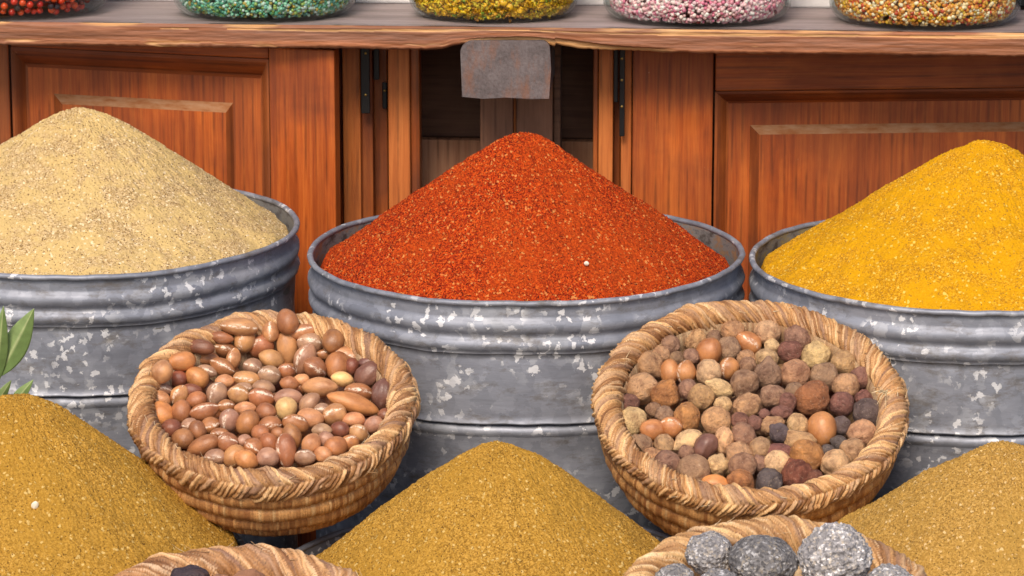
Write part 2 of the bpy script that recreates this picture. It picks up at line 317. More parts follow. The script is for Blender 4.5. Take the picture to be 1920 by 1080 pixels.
def door(name, x0p, x1p, mx0, mx1, fx0, fx1, topy_frame, mould_y, field_y0, field_y1, rot, hinge_px, horiz_top=None, depth=0.0):
    """a framed door: stiles and rails, a sunk moulding and a raised field; all pixels are read on the door's own plane"""
    hx = FC.loc(hinge_px, 250, depth)[0]
    hw = FC.M @ Vector((hx, depth, 0)); fr = Frame(hw, CR+rot)
    d = D.objects.new(name, None); link(d, cab); d.location = (hx, depth, 0); d.rotation_euler = (0, 0, rot); d.empty_display_size = .02
    L = lambda px, py, dep=0: fr.loc(px, py, dep)
    X0, X1 = L(x0p, 250)[0], L(x1p, 250)[0]; A0, A1 = L(mx0[0], 250)[0], L(mx1[0], 250)[0]
    B0, B1 = L(mx0[1], 250, .016)[0], L(mx1[1], 250, .016)[0]
    C0, C1 = L(fx0[0], 250, .016)[0], L(fx1[0], 250, .016)[0]; E0, E1 = L(fx0[1], 250, .007)[0], L(fx1[1], 250, .007)[0]
    xc = (mx0[0]+mx1[0])/2
    zt = ZT-.004; za = L(xc, mould_y[0])[1]; zb = L(xc, mould_y[1], .016)[1]; zc = L(xc, field_y0, .016)[1]; ze = L(xc, field_y1, .007)[1]
    zbot = ZB+.004; m0 = .16; ma = .14; 
    boxobj('stile', W_door, d, A1+.0004, X1, 0, .022, zbot, zt, bev=.002) if X1-A1 > .004 else None
    if A0-X0 > .004: boxobj('stile', W_door, d, X0, A0-.0004, 0, .022, zbot, zt, bev=.002)
    if zt-za > .004: boxobj('rail', W_doorh, d, A0, A1, 0.0003, .022, za+.0004, zt, bev=.002)
    boxobj('rail', W_doorh, d, A0, A1, 0.0003, .022, zbot, ma, bev=.002)
    # sloping moulding: four mitred strips with a stepped section
    def strip(nm, mat, p0, p1, q0, q1, da, db, step=True):
        # p = outer edge ends (x,z) at depth da, q = inner edge ends at depth db
        n = 7; rows = []
        for i in range(n):
            t = i/(n-1); dd = da+(db-da)*(t if not step else (0.0 if t < .12 else min(1, (t-.12)/.75))**1.6) 
            a = (p0[0]+(q0[0]-p0[0])*t, dd, p0[1]+(q0[1]-p0[1])*t); b = (p1[0]+(q1[0]-p1[0])*t, dd, p1[1]+(q1[1]-p1[1])*t)
            rows.append([a, b])
        me = rawmesh(nm, rows, gridfaces(n, 2), mat, smooth=False); ob = meshobj(nm, me, d); return ob
    o = [(A0, ma), (A1, ma), (A1, za), (A0, za)]; i_ = [(B0, ma+.02), (B1, ma+.02), (B1, zb), (B0, zb)]
    for k in range(4):
        strip('moulding', W_mould if k in (0, 2) else W_mouldv, o[k], o[(k+1) % 4], i_[k], i_[(k+1) % 4], 0.001, .016)
    pn = boxobj('panel', W_door, d, B0-.006, B1+.006, .016, .021, ma+.014, zb+.006, bev=0)
    fo = [(C0, ma+.06), (C1, ma+.06), (C1, zc), (C0, zc)]; fi = [(E0, ma+.075), (E1, ma+.075), (E1, ze), (E0, ze)]
    for k in range(4):
        s_ = strip('panel_bevel', M_dust if k == 2 else W_mouldv, fo[k], fo[(k+1) % 4], fi[k], fi[(k+1) % 4], .0158, .007, False); s_.parent = pn
        if k == 2: s_['label'] = 'bevelled ledge of the door panel covered in brown dust'
    f_ = meshobj('raised_field', rawmesh('raised_field', [(E0, .007, ma+.075), (E1, .007, ma+.075), (E1, .007, ze), (E0, .007, ze)], [(0, 1, 2, 3)], W_door, smooth=False), pn)
    return d, fr
door('door', 20, 628, (24, 56), (505, 490), (103, 118), (438, 424), 97, (100, 136), 184, 203, math.radians(-11), 20)
boxobj('hinge_stile', W_door, cab, FC.loc(1186, 250)[0], FC.loc(1336, 250)[0], -.004, .02, ZB, ZT-.001, bev=.002)
door('door', 1339, 2120, (1340, 1366), (2075, 2050), (1406, 1424), (2010, 1990), 100, (168, 190), 231, 249, math.radians(7), 1339, depth=.0)
# narrow folding slats at the middle
vboard('slat', W_slat, 643, 676, .004, .02); vboard('slat', W_mouldv, 629, 642, .03, .02)
vboard('slat', W_mouldv, 677, 699, .016, .02); vboard('slat', W_mouldv, 701, 727, .04, .02)
vboard('slat', W_slat, 728, 769, .006, .018); vboard('slat', W_mouldv, 770, 787, .014, .03)
vboard('slat', W_mouldv, 1112, 1121, .01, .03); vboard('slat', W_slat, 1122, 1149, .006, .018)
vboard('slat', W_mouldv, 1150, 1163, .035, .02); vboard('slat', W_slat, 1164, 1184, .010, .02)
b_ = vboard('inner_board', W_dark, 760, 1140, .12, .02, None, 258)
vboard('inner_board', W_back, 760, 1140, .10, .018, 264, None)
# bolt plates in black metal
def hinge(x0, x1, ytop, ybot, dep, screws):
    h = vboard('hinge_plate', M_black, x0, x1, dep, .004, ytop, ybot, bev=.001)
    h['label'] = 'flat black metal hinge plate'
    for sy in screws:
        x, z = FC.loc((x0+x1)/2, sy, dep); bm = bmesh.new()
        bmesh.ops.create_uvsphere(bm, u_segments=10, v_segments=6, radius=.0018)
        for v in bm.verts: v.co = Vector((x+v.co.x, dep-.0003+v.co.y*.5, z+v.co.z))
        bmobj('screw', M_brass, bm=bm, parent=h, smooth=True) if False else bmobj('screw', bm, M_brass, h, True)
hinge(677, 694, 88, 213, -.008, (100, 178)); hinge(701, 712, 88, 150, .012, ()); hinge(717, 726, 155, 204, .03, (170,))
hinge(1150, 1158, 88, 192, .0, ()); hinge(1161, 1171, 88, 256, -.004, (110, 150, 200))
# post under the shelf
post = empty('support_post', FC.M @ Vector((FC.loc(968, 250, .03)[0], .03, 0)), (0, 0, CR))
tag(post, 'dull brown wooden post with an orange rusty groove, under the steel bracket', 'post')
pf = Frame(post.location, CR); 
def pb(nm, mat, a, b, d0, d1, z0=0.0, z1=None):
    boxobj(nm, mat, post, pf.loc(a, 230)[0], pf.loc(b, 230)[0], d0, d1, z0, z1 or pf.loc(960, 66)[1], bev=.002)
pb('post_half', W_post, 900, 962, 0, .05); pb('post_half', W_post, 968, 1036, 0, .05); pb('groove', W_slat, 962.3, 967.7, .006, .04); pb('side_batten', W_dark, 1036.5, 1050, .012, .05)

# ------------------------------------------------------------------ shelf board
DEP = -.10
SF = Frame(FC.M @ Vector((0, DEP, 0)), CR)
NX = 1500; px = np.linspace(-420, 2350, NX)
top = []; bot = []; xs = []
for p in px:
    yt = 40+ (p/1920)*24; yb = 86+(p/1920)*20
    x, zt_ = SF.loc(p, yt); _, zb_ = SF.loc(p, yb); xs.append(x); top.append(zt_); bot.append(zb_)
xs = np.array(xs); ztop = float(np.mean(top)); zbot = float(np.mean(bot))
PXM = 1/1500.0
carve = 15*PXM*np.exp(-np.abs((px-948)/105)**4) + np.where((px > 1040) & (px < 1260), 5*PXM*np.clip((1260-px)/220, 0, 1), 0)
rag = .0005*vn(xs*40, 3)+.0005*vn(xs*200, 9)
NT = 14; NF = 44; NB = 6; TILT = math.radians(2.9); SD = .24
rows = []; cols_ = []
def tcol(x, y):  # grey dusty top
    n_ = fbm(x*6, y*50, 1.7, 4)[..., None]*.5+.5; return np.array((.20, .155, .15))*(1-n_)+np.array((.37, .30, .30))*n_
# top surface from back to front
for i in range(NT):
    y = SD*(1-i/(NT-1))**1.0; y = max(y, .004)
    z = ztop - y*math.tan(TILT)+.0004*vn(xs*30, y*90)
    rows.append(np.stack([xs, np.full(NX, y), z], -1)); cols_.append(tcol(xs, np.full(NX, y)))
zb_arr = zbot+carve+rag
for i in range(NF):
    t = i/(NF-1); 
    z = ztop+(zb_arr-ztop)*t
    rd = .0035; e = np.clip(1-t/.13, 0, 1); e2 = np.clip((t-.86)/.14, 0, 1)
    y = rd*(e**2)+.003*(e2**2)+.0010*fbm(xs*14, t*3, 5.0, 4)
    chip = np.clip(fbm(xs*12+4, t*2.5, 8.1, 4)-.15, 0, 1)*np.clip((.30-t)/.3, 0, 1)*1.6 + np.clip(fbm(xs*18, t*4, 2.2, 4)-.62, 0, 1)*np.clip((t-.6)/.4, 0, 1)*3
    chip = chip+np.clip(fbm(xs*10+9, t*9, 4.2, 5)-.95, 0, 1)*2.5
    chip = chip+ (np.abs(t-.19-.04*vn(xs*8)) < .045+.04*vn(xs*9, 2))*.8*(fbm(xs*5, 3.3, 1, 3) > -.35)
    br = np.clip((px-860)/60, 0, 1)*np.clip((1270-px)/60, 0, 1)*np.clip((t-.62+.10*vn(xs*15, 7)-.0012*(1040-px)*(px > 1040)*-.35)/.08, 0, 1)
    chip = np.clip(np.maximum(chip*1.3, br*1.1), 0, 1)
    y = y+chip*.0012+br*.004
    n_ = np.clip(fbm(xs*4, t*5, 6.6, 4)*.6+.5, 0, 1)[..., None]
    c = np.array((.32, .115, .045))*(1-n_)+np.array((.23, .10, .058))*n_
    c = c*(.8+.35*np.clip(vn(xs*3, t*22, 5)+.4*vn(xs*9, t*60, 2)+.5, 0, 1))[..., None]
    ci = np.clip(chip, 0, 1)[..., None]
    fib = (vn(xs*25, t*40, 3)*.5+.5)[..., None]
    c = c*(1-ci)+(np.array((.72, .44, .20))*(fib)+np.array((.50, .24, .08))*(1-fib))*ci
    rows.append(np.stack([xs, y, z], -1)); cols_.append(c)
for i in range(NB):
    y = .006+(SD-.006)*(i+1)/NB; rows.append(np.stack([xs, np.full(NX, y), zb_arr*(1-(i+1)/NB)+(zbot+.002)*(i+1)/NB if i < 2 else np.full(NX, zbot+.002)], -1)); cols_.append(np.tile((.12, .05, .03), (NX, 1)))
R_ = np.stack(rows); C_ = np.stack(cols_)
shelf = meshobj('wooden_shelf', rawmesh('wooden_shelf', R_, gridfaces(*R_.shape[:2], cu=True), M_shelf, C_))
shelf.location = SF.o; shelf.rotation_euler = (0, 0, CR)
tag(shelf, 'thick worn wooden shelf board with chipped pale edge, carrying the glass jars', 'shelf')
# ------------------------------------------------------------------ steel bracket
bx0, bz0 = SF.loc(865, 183, -.004); bx1, bz1 = SF.loc(1031, 75, -.004)
brk = empty('steel_bracket', SF.M @ Vector(((bx0+bx1)/2, 0, bz0)), (0, 0, CR))
tag(brk, 'grey steel bracket plate with rounded top corners, set in the shelf edge', 'bracket')
hw = (bx1-bx0)/2; hh = bz1-bz0; bm = bmesh.new(); pts = []
def corner(cx, cz, r, a0, a1): return [(cx+r*math.cos(math.radians(a0+(a1-a0)*i/8)), cz+r*math.sin(math.radians(a0+(a1-a0)*i/8))) for i in range(9)]
pts = [(-hw+.001, .001), (-hw*.5, -.0012), (0, .0008), (hw*.55, -.001), (hw-.001, .0)] + [(hw+.0015, hh*.5)] + corner(hw-.010, hh-.011, .010, 0, 90) + corner(-hw+.014, hh-.017, .015, 90, 180)
NYB = 9
prof = [(0, 1.0), (.0, 1.0)]
f0 = [bm.verts.new((x, .0, z)) for x, z in pts]; f1 = [bm.verts.new((x*1.0, .006, z)) for x, z in pts]
bm.faces.new(f0); bm.faces.new(f1[::-1])
for i in range(len(pts)): bm.faces.new((f0[i], f1[i], f1[(i+1) % len(pts)], f0[(i+1) % len(pts)]))
bmesh.ops.bevel(bm, geom=[e for e in bm.edges if len(e.link_faces) == 2 and e.calc_face_angle(0) > 1.2], offset=.0018, segments=3, affect='EDGES', profile=.5)
for v in bm.verts: v.co.y -= .004; v.co.y += .0006*float(vn(v.co.x*60, v.co.z*60))
bmobj('plate', bm, M_plate, brk)
boxobj('flange', M_plate, brk, hw-.004, hw-.0005, .003, .12, .006, hh-.02, bev=.001)
boxobj('flange', M_plate, brk, -hw+.0005, -hw+.004, .003, .12, .006, hh-.022, bev=.001)

# ------------------------------------------------------------------ wall behind the shelf
WY = .232
x0, _ = SF.loc(-420, 10, WY); x1, _ = SF.loc(1893, 10, WY)
wall = meshobj('plaster_wall', rawmesh('plaster_wall', [(0, 0, 0)], np.zeros((0, 4), int), M_white)) if False else None
bm = bmesh.new(); box(bm, x0, x1, 0, .06, ztop-.012, ztop+.5, bev=.003); wall = bmobj('plaster_wall', bm, M_white)
wall.location = SF.M @ Vector((0, WY, 0)); wall.rotation_euler = (0, 0, CR); tag(wall, 'white plaster wall behind the glass jars', 'wall')
bm = bmesh.new(); x2 = SF.loc(2350, 10, WY)[0]; box(bm, x1+.003, x2, .02, .06, ztop-.012, ztop+.5, bev=.003); wd = bmobj('dark_opening_panel', bm, M_black)  # black panel added to stand in for the dark opening past the wall's end
wd.location = wall.location; wd.rotation_euler = (0, 0, CR); tag(wd, 'black panel for the dark opening beside the white wall, right end of the shelf', 'panel')

# ------------------------------------------------------------------ jars
def ico(sub=1):
    bm = bmesh.new(); bmesh.ops.create_icosphere(bm, subdivisions=sub, radius=1); bm.verts.ensure_lookup_table()
    V = np.array([v.co[:] for v in bm.verts]); Fc = np.array([[v.index for v in f.verts] for f in bm.faces]); bm.free(); return V, Fc
I1V, I1F = ico(2)
def lathe(profile, n=72):
    a = np.linspace(0, 2*np.pi, n, endpoint=False)[:, None]; pr = np.array(profile); r, z = pr[:, 0][None], pr[:, 1][None]
    return np.stack([r*np.cos(a), r*np.sin(a), np.broadcast_to(z, (n, len(pr)))], -1)
def jar_prof(R, off=0.0):
    rb = R*.80
    pts = [(0.0005, 0.004+off), (rb*.6, .003+off)]
    for i in range(9):
        a = math.radians(-90+i*90/8); pts.append((rb-.0*off+(R-rb)*math.cos(a)-off, .022+.022*math.sin(a)+(off*.6 if i < 5 else 0)))
    pts += [(R-off, .05), (R-off, .12)]
    for i in range(7):
        a = math.radians(i*90/6); pts.append((R*.62+(R*.38)*math.cos(a)-off, .12+.035*math.sin(a)))
    pts += [(R*.62-off, .17)]
    return pts
def inside_pts(R, n, rmin, zmax):
    out = []
    while len(out) < n:
        z = random.uniform(.006, .05) if random.random() < .55 else random.uniform(.05, zmax); Rm = R-.005-rmin
        if z < .03: Rm *= .80+.20*math.sin(math.acos(max(0, min(1, (.030-z)/.026)))) if z > .004 else .8
        a = random.uniform(0, 2*math.pi); rr = Rm-random.random()*rmin*1.3
        if random.random() < .0: rr = Rm*math.sqrt(random.random())
        out.append((rr*math.cos(a), rr*math.sin(a), z))
    return np.array(out)
jars = [(35, 30, 175, 'red'), (500, 33, 170, 'green'), (925, 37, 156, 'yellow'), (1307, 37, 173, 'pink'), (1732, 43, 175, 'amber')]
pal = {
 'red': [(.62, .03, .01), (.70, .07, .01), (.45, .015, .01), (.16, .03, .02), (.05, .03, .04), (.30, .15, .06)],
 'green': [(.10, .38, .24), (.25, .55, .38), (.12, .28, .08), (.45, .62, .50), (.30, .42, .10), (.42, .30, .06), (.55, .65, .62), (.06, .22, .16), (.20, .45, .40)],
 'pink': [(.80, .30, .38), (.85, .50, .52), (.88, .68, .66), (.70, .18, .30), (.90, .80, .78), (.82, .42, .50), (.85, .55, .60), (.16, .01, .02)],
 'amber': [(.75, .30, .04), (.80, .45, .12), (.82, .62, .35), (.60, .20, .02), (.85, .72, .50), (.70, .40, .03), (.55, .07, .02), (.80, .38, .10)],
 'yellow': [(.82, .52, .01), (.80, .42, .01), (.70, .34, .01), (.85, .62, .05), (.25, .35, .03), (.50, .20, .01)]}
desc = {'red': 'glass jar of red and black beads, at the left end of the shelf', 'green': 'round glass jar of green and turquoise beads on the shelf',
        'yellow': 'glass jar of yellow dried petals on the shelf, above the steel bracket', 'pink': 'glass jar of pink and white beads on the shelf',
        'amber': 'glass jar of amber and orange beads at the right end of the shelf'}
def zshelf(y): return ztop-y*math.tan(TILT)
for (jx, jy, hwp, kind) in jars:
    R = hwp/1480.0; 
    xj, _ = SF.loc(jx, jy, .036); yj = .034+R*.80+.004
    xj = SF.loc(jx, jy, yj)[0]
    if yj+R > WY-.002: yj = WY-.003-R
    p = SF.M @ Vector((xj, yj, zshelf(yj)+.0012))
    jar = empty('glass_jar', p, (-TILT, 0, CR)); tag(jar, desc[kind], 'jar', 'glass jars standing on the shelf')
    pr = jar_prof(R); pi = jar_prof(R, .0028)
    V = lathe(pr+[(pi[-1][0], .1702)]+pi[::-1]); meshobj('glass_body', rawmesh('glass_body', V, gridfaces(V.shape[0], V.shape[1], cu=True), M_glass), jar)
    V = lathe([(.0004, .192), (R*.62, .192), (R*.66, .189), (R*.66, .168), (R*.64, .168)]); meshobj('lid', rawmesh('lid', V, gridfaces(V.shape[0], V.shape[1], cu=True), M_lid), jar)
    zmax = .14
    Mj = jar.matrix_basis.copy() if False else Matrix.Translation(p) @ Euler((-TILT, 0, CR)).to_matrix().to_4x4()
    pc = np.array(pal[kind])
    def beadmesh(nm, pts, sizes, ids, flake=False):
        n = len(pts); V = np.repeat(I1V[None], n, 0)
        if flake:
            sc3 = rng.uniform(.25, 1.5, (n, 1, 3)); V = V*sc3+0.35*rng.standard_normal(V.shape)
        V = V*sizes[:, None, None]+pts[:, None]; Fc = (I1F[None]+np.arange(n)[:, None, None]*len(I1V)).reshape(-1, 3)
        c = np.repeat(pc[ids][:, None]*rng.uniform(.8, 1.15, (n, 1, 1)), len(I1V), 1)
        o = meshobj(nm, rawmesh(nm, V, Fc, M_bead, np.clip(c, 0, 1))); o.matrix_world = Mj; return o
    if kind == 'red':
        sph = rawmesh('red_bead', *ico(3), M_beado); placed = []
        # beads nearest the camera at the jar foot: one object each
        tries = 0
        while len(placed) < 120 and tries < 20000:
            tries += 1
            z = random.uniform(.008, .050); a = random.uniform(-2.75, -.35)
            Rm = R-.0085; Rm *= (.80+.20*min(1, z/.024)) if z < .024 else 1
            q = Vector((Rm*math.cos(a), Rm*math.sin(a), z))
            if all((q-k).length > .0078 for k in placed): placed.append(q)
        for q in placed:
            o = meshobj('bead', sph); o.location = Mj @ q; k = random.choices(range(6), [6, 5, 3, 1.5, 2, 1])[0]; o.color = (*pal['red'][k], 1)
            s_ = random.uniform(.0039, .0048); o.scale = (s_, s_, s_)
            nm = ['glossy red', 'glossy red', 'glossy red', 'dark brown', 'black', 'brown'][k]
            tag(o, nm+' round bead inside the leftmost glass jar', 'bead', nm+' beads in the leftmost jar')
        pts = inside_pts(R, 900, .006, zmax); pts = pts[(pts[:, 2] > .055) | (pts[:, 1] > .2*R)]
        o = beadmesh('bead_filling', pts, rng.uniform(.004, .0048, len(pts)), rng.integers(0, 6, len(pts)))
        tag(o, 'mass of red beads filling the upper part of the leftmost jar', 'beads'); o['kind'] = 'stuff'
    else:
        n = 7500; rb = .0027
        pts = inside_pts(R, n, rb, zmax); ids = rng.integers(0, len(pc), n)
        if kind == 'pink': ids = np.where((ids == 7) & (rng.random(n) < .85), 2, ids)
        if kind == 'green': sz = rng.uniform(.0018, .0030, n)
        elif kind == 'yellow': sz = rng.uniform(.0016, .0036, n)
        else: sz = rng.uniform(.0019, .0030, n)
        sz[ids == 7] *= 1.3 if kind == 'pink' else 1
        if kind == 'yellow': ids = np.where((ids >= 4) & (rng.random(n) < .75), 1, ids)
        o = beadmesh('bead_filling' if kind != 'yellow' else 'petal_filling', pts, sz, ids, kind == 'yellow')
        tag(o, {'green': 'green and turquoise beads filling a glass jar on the shelf', 'pink': 'pink and white beads filling a glass jar on the shelf', 'amber': 'amber and orange beads filling the rightmost jar', 'yellow': 'yellow dried petals filling the jar above the bracket'}[kind], 'petals' if kind == 'yellow' else 'beads'); o['kind'] = 'stuff'
    # opaque core so the jar is full
    V = lathe([(.0004, .012), (R*.66, .012), (R*.86, .03), (R*.9, .05), (R*.9, .13), (.0004, .14)], 40)
    cr = rawmesh('core', V, gridfaces(V.shape[0], V.shape[1], cu=True), M_bead, np.tile(pc[:6].mean(0)*.85, (V.size//3, 1)))
    # merge the core into the filling mesh so that it is one mass
    bm = bmesh.new(); bm.from_mesh(o.data); bm.from_mesh(cr); bm.to_mesh(o.data); bm.free(); D.meshes.remove(cr)

# ------------------------------------------------------------------ tubs and spice heaps
def tub(c, R, zb, label, seed, mat, dustm=None):
    t = empty('metal_tub', (c.x, c.y, zb)); tag(t, label, 'tub', 'galvanised metal tubs of spice')
    H = c.z-zb; n = 360; a = np.linspace(0, 2*np.pi, n, endpoint=False)[:, None]
    def surf(nm, prof, wob, mat_, closed=False, smooth=True):
        pr = np.array(prof); r, z = pr[:, 0][None]+0*a, pr[:, 1][None]+0*a
        r = r+wob*.9*vn(np.cos(a)*5+seed, np.sin(a)*5, z*22)*(z < H-.062)*(z > H-.136)+wob*vn(np.cos(a)*3+seed, np.sin(a)*3, z*4)+wob*.35*vn(np.cos(a)*14+seed, np.sin(a)*14, z*30)
        z = z+wob*.9*vn(np.cos(a)*2.2+seed*2, np.sin(a)*2.2, 5)+wob*.35*vn(np.cos(a)*11+seed, np.sin(a)*11, 9)
        V = np.stack([r*np.cos(a), r*np.sin(a), z], -1)
        return meshobj(nm, rawmesh(nm, V, gridfaces(n, len(prof), cu=True, cv=closed), mat_, smooth=smooth), t)
    k = R/.25; Rb = R-.0035
    bump = lambda z0, z1, h, m_=8: [(Rb+h*math.sin(math.pi*i/m_)**.8, z0+(z1-z0)*i/m_) for i in range(m_+1)]
    prof = [(Rb-.0005, H-.006)] + [(Rb, H-.018)] + bump(H-.020, H-.039, .0050) + [(Rb+.0002, H-.041)] + bump(H-.0425, H-.0585, .0048) + [(Rb+.0003, H-.0600), (Rb-.0006, H-.061)]
    prof += [(Rb-.0012, H-.061-(H*0+.076)*i/12) for i in range(13)] + [(Rb+.0004, H-.1385), (Rb+.0008, H-.1398), (Rb-.0012, H-.1408), (Rb-.010, H-.1412)]
    surf('upper_band', prof, .0016, mat)
    prof = [(Rb-.0105, H-.1425), (Rb-.004, H-.1432), (Rb-.0008, H-.1452), (Rb+.0004, H-.149), (Rb-.0002, H-.152), (Rb-.002, H-.1545)] + [(Rb-.0028, H-.156-(H-.156-.004)*i/12) for i in range(13)]
    surf('lower_drum', prof, .0012, mat)
    surf('rim', [(R-.0018+.0036*math.cos(q), H-.0030+.0032*math.sin(q)) for q in np.linspace(0, 2*np.pi, 10, endpoint=False)], .0016, mat, closed=True)
    surf('inner_wall', [(R-.0042, H-.004), (R-.0046, H-.02), (R-.005, H-.06), (R-.007, H-.10), (.001, H-.10)], .0016, dustm or M_galvd)
    return t
def heap(c, R, ztop_, s, a0, mat, name, label, seed, off=(0, 0), gully=.0012, drop=0.0, rag=1.0):
    nr, na = 215, 860
    r = (np.linspace(0.0005, 1, nr)**.92)[:, None]*R; th = np.linspace(0, 2*np.pi, na, endpoint=False)[None]
    x = r*np.cos(th); y = r*np.sin(th)
    xo, yo = x-off[0], y-off[1]; rr = np.sqrt(xo**2+yo**2); ang = np.arctan2(yo, xo)
    z = ztop_ - s*(np.sqrt(rr**2+a0**2)-a0)
    z = z - .006*np.clip((rr-.17)/.08, 0, 1)**2*np.cos(ang*3+seed)*.5
    z = z + gully*fbm(np.cos(ang)*9+seed, np.sin(ang)*9, rr*9, 4)*np.clip(rr/.05, 0, 1)
    z = z + .0042*fbm(x*13+seed, y*18, seed*1.0, 3) + .0010*fbm(x*75, y*75+seed, 2.0, 3)
    z = z + rag*(.0011*vn(x*620, y*620, seed)+.0008*vn(x*1150, y*1150, seed+3))
    e = np.clip((r/R-.97)/.03, 0, 1); 
    V = np.stack([x, y, np.broadcast_to(z-e*.012, x.shape)], -1)
    V = np.swapaxes(V, 0, 1)
    o = meshobj(name, rawmesh(name, V, gridfaces(na, nr, cu=True), mat)); o.location = c
    tag(o, label, 'spice', 'heaps of ground spice in the tubs'); return o
cL = P(152, 420, .10); cM = P(985, 468, 0.0); cR_ = P(1816, 485, -.035)
RT = .2500
tub(cL, .2552, 0, 'grey galvanised tub holding the pale cumin heap, left of the back row', 1, M_galv, D_tan)
tub(cM, RT, 0, 'grey galvanised tub holding the red chilli heap, middle of the back row', 2, M_galv, D_red)
tub(cR_, RT*.992, 0, 'grey galvanised tub holding the bright yellow heap, right of the back row', 3, M_galv, D_yel)
heap(cL, .2490, .1360, .685, .030, S_cumin, 'spice_heap', 'pale beige cumin powder heaped to a cone in the back left tub', 5, (.0, 0), .0012)
heap(cM, .2400, .1345, .725, .022, S_pap, 'spice_heap', 'bright red chilli flakes heaped to a cone in the middle tub', 8, (-.004, 0), .0008, rag=1.5)
heap(cR_, .2400, .1370, .675, .026, S_tur, 'spice_heap', 'bright yellow turmeric heaped to a cone in the back right tub', 12, (.014, 0), .0015)
yF = -.525
c1 = P(40, 1050, -.44); c2 = P(932, 1085, yF); c3 = P(1885, 1085, yF-.02)
RF = .238
tub(c1, RF, 0, 'grey tub holding the tall ochre heap, left of the front row', 4, M_galvd)
tub(c2, RF, 0, 'grey tub holding the ochre heap between the nut baskets, middle of the front row', 5, M_galvd)
tub(c3, RF, 0, 'grey tub holding the tan heap, right of the front row', 6, M_galvd)
heap(c1, RF-.007, .1810, .925, .046, S_och, 'spice_heap', 'tall mustard ochre spice heap at the lower left, beside the green leaves', 15, (0, 0), .001, rag=1.2)
heap(c2, RF-.009, .1465, .835, .030, S_och, 'spice_heap', 'mustard ochre spice heap in front of the middle tub', 19, (0, 0), .001, rag=1.2)
heap(c3, RF-.007, .1455, .73, .036, S_och2, 'spice_heap', 'tan brown spice heap at the lower right corner', 23, (0, 0), .001, rag=1.2)

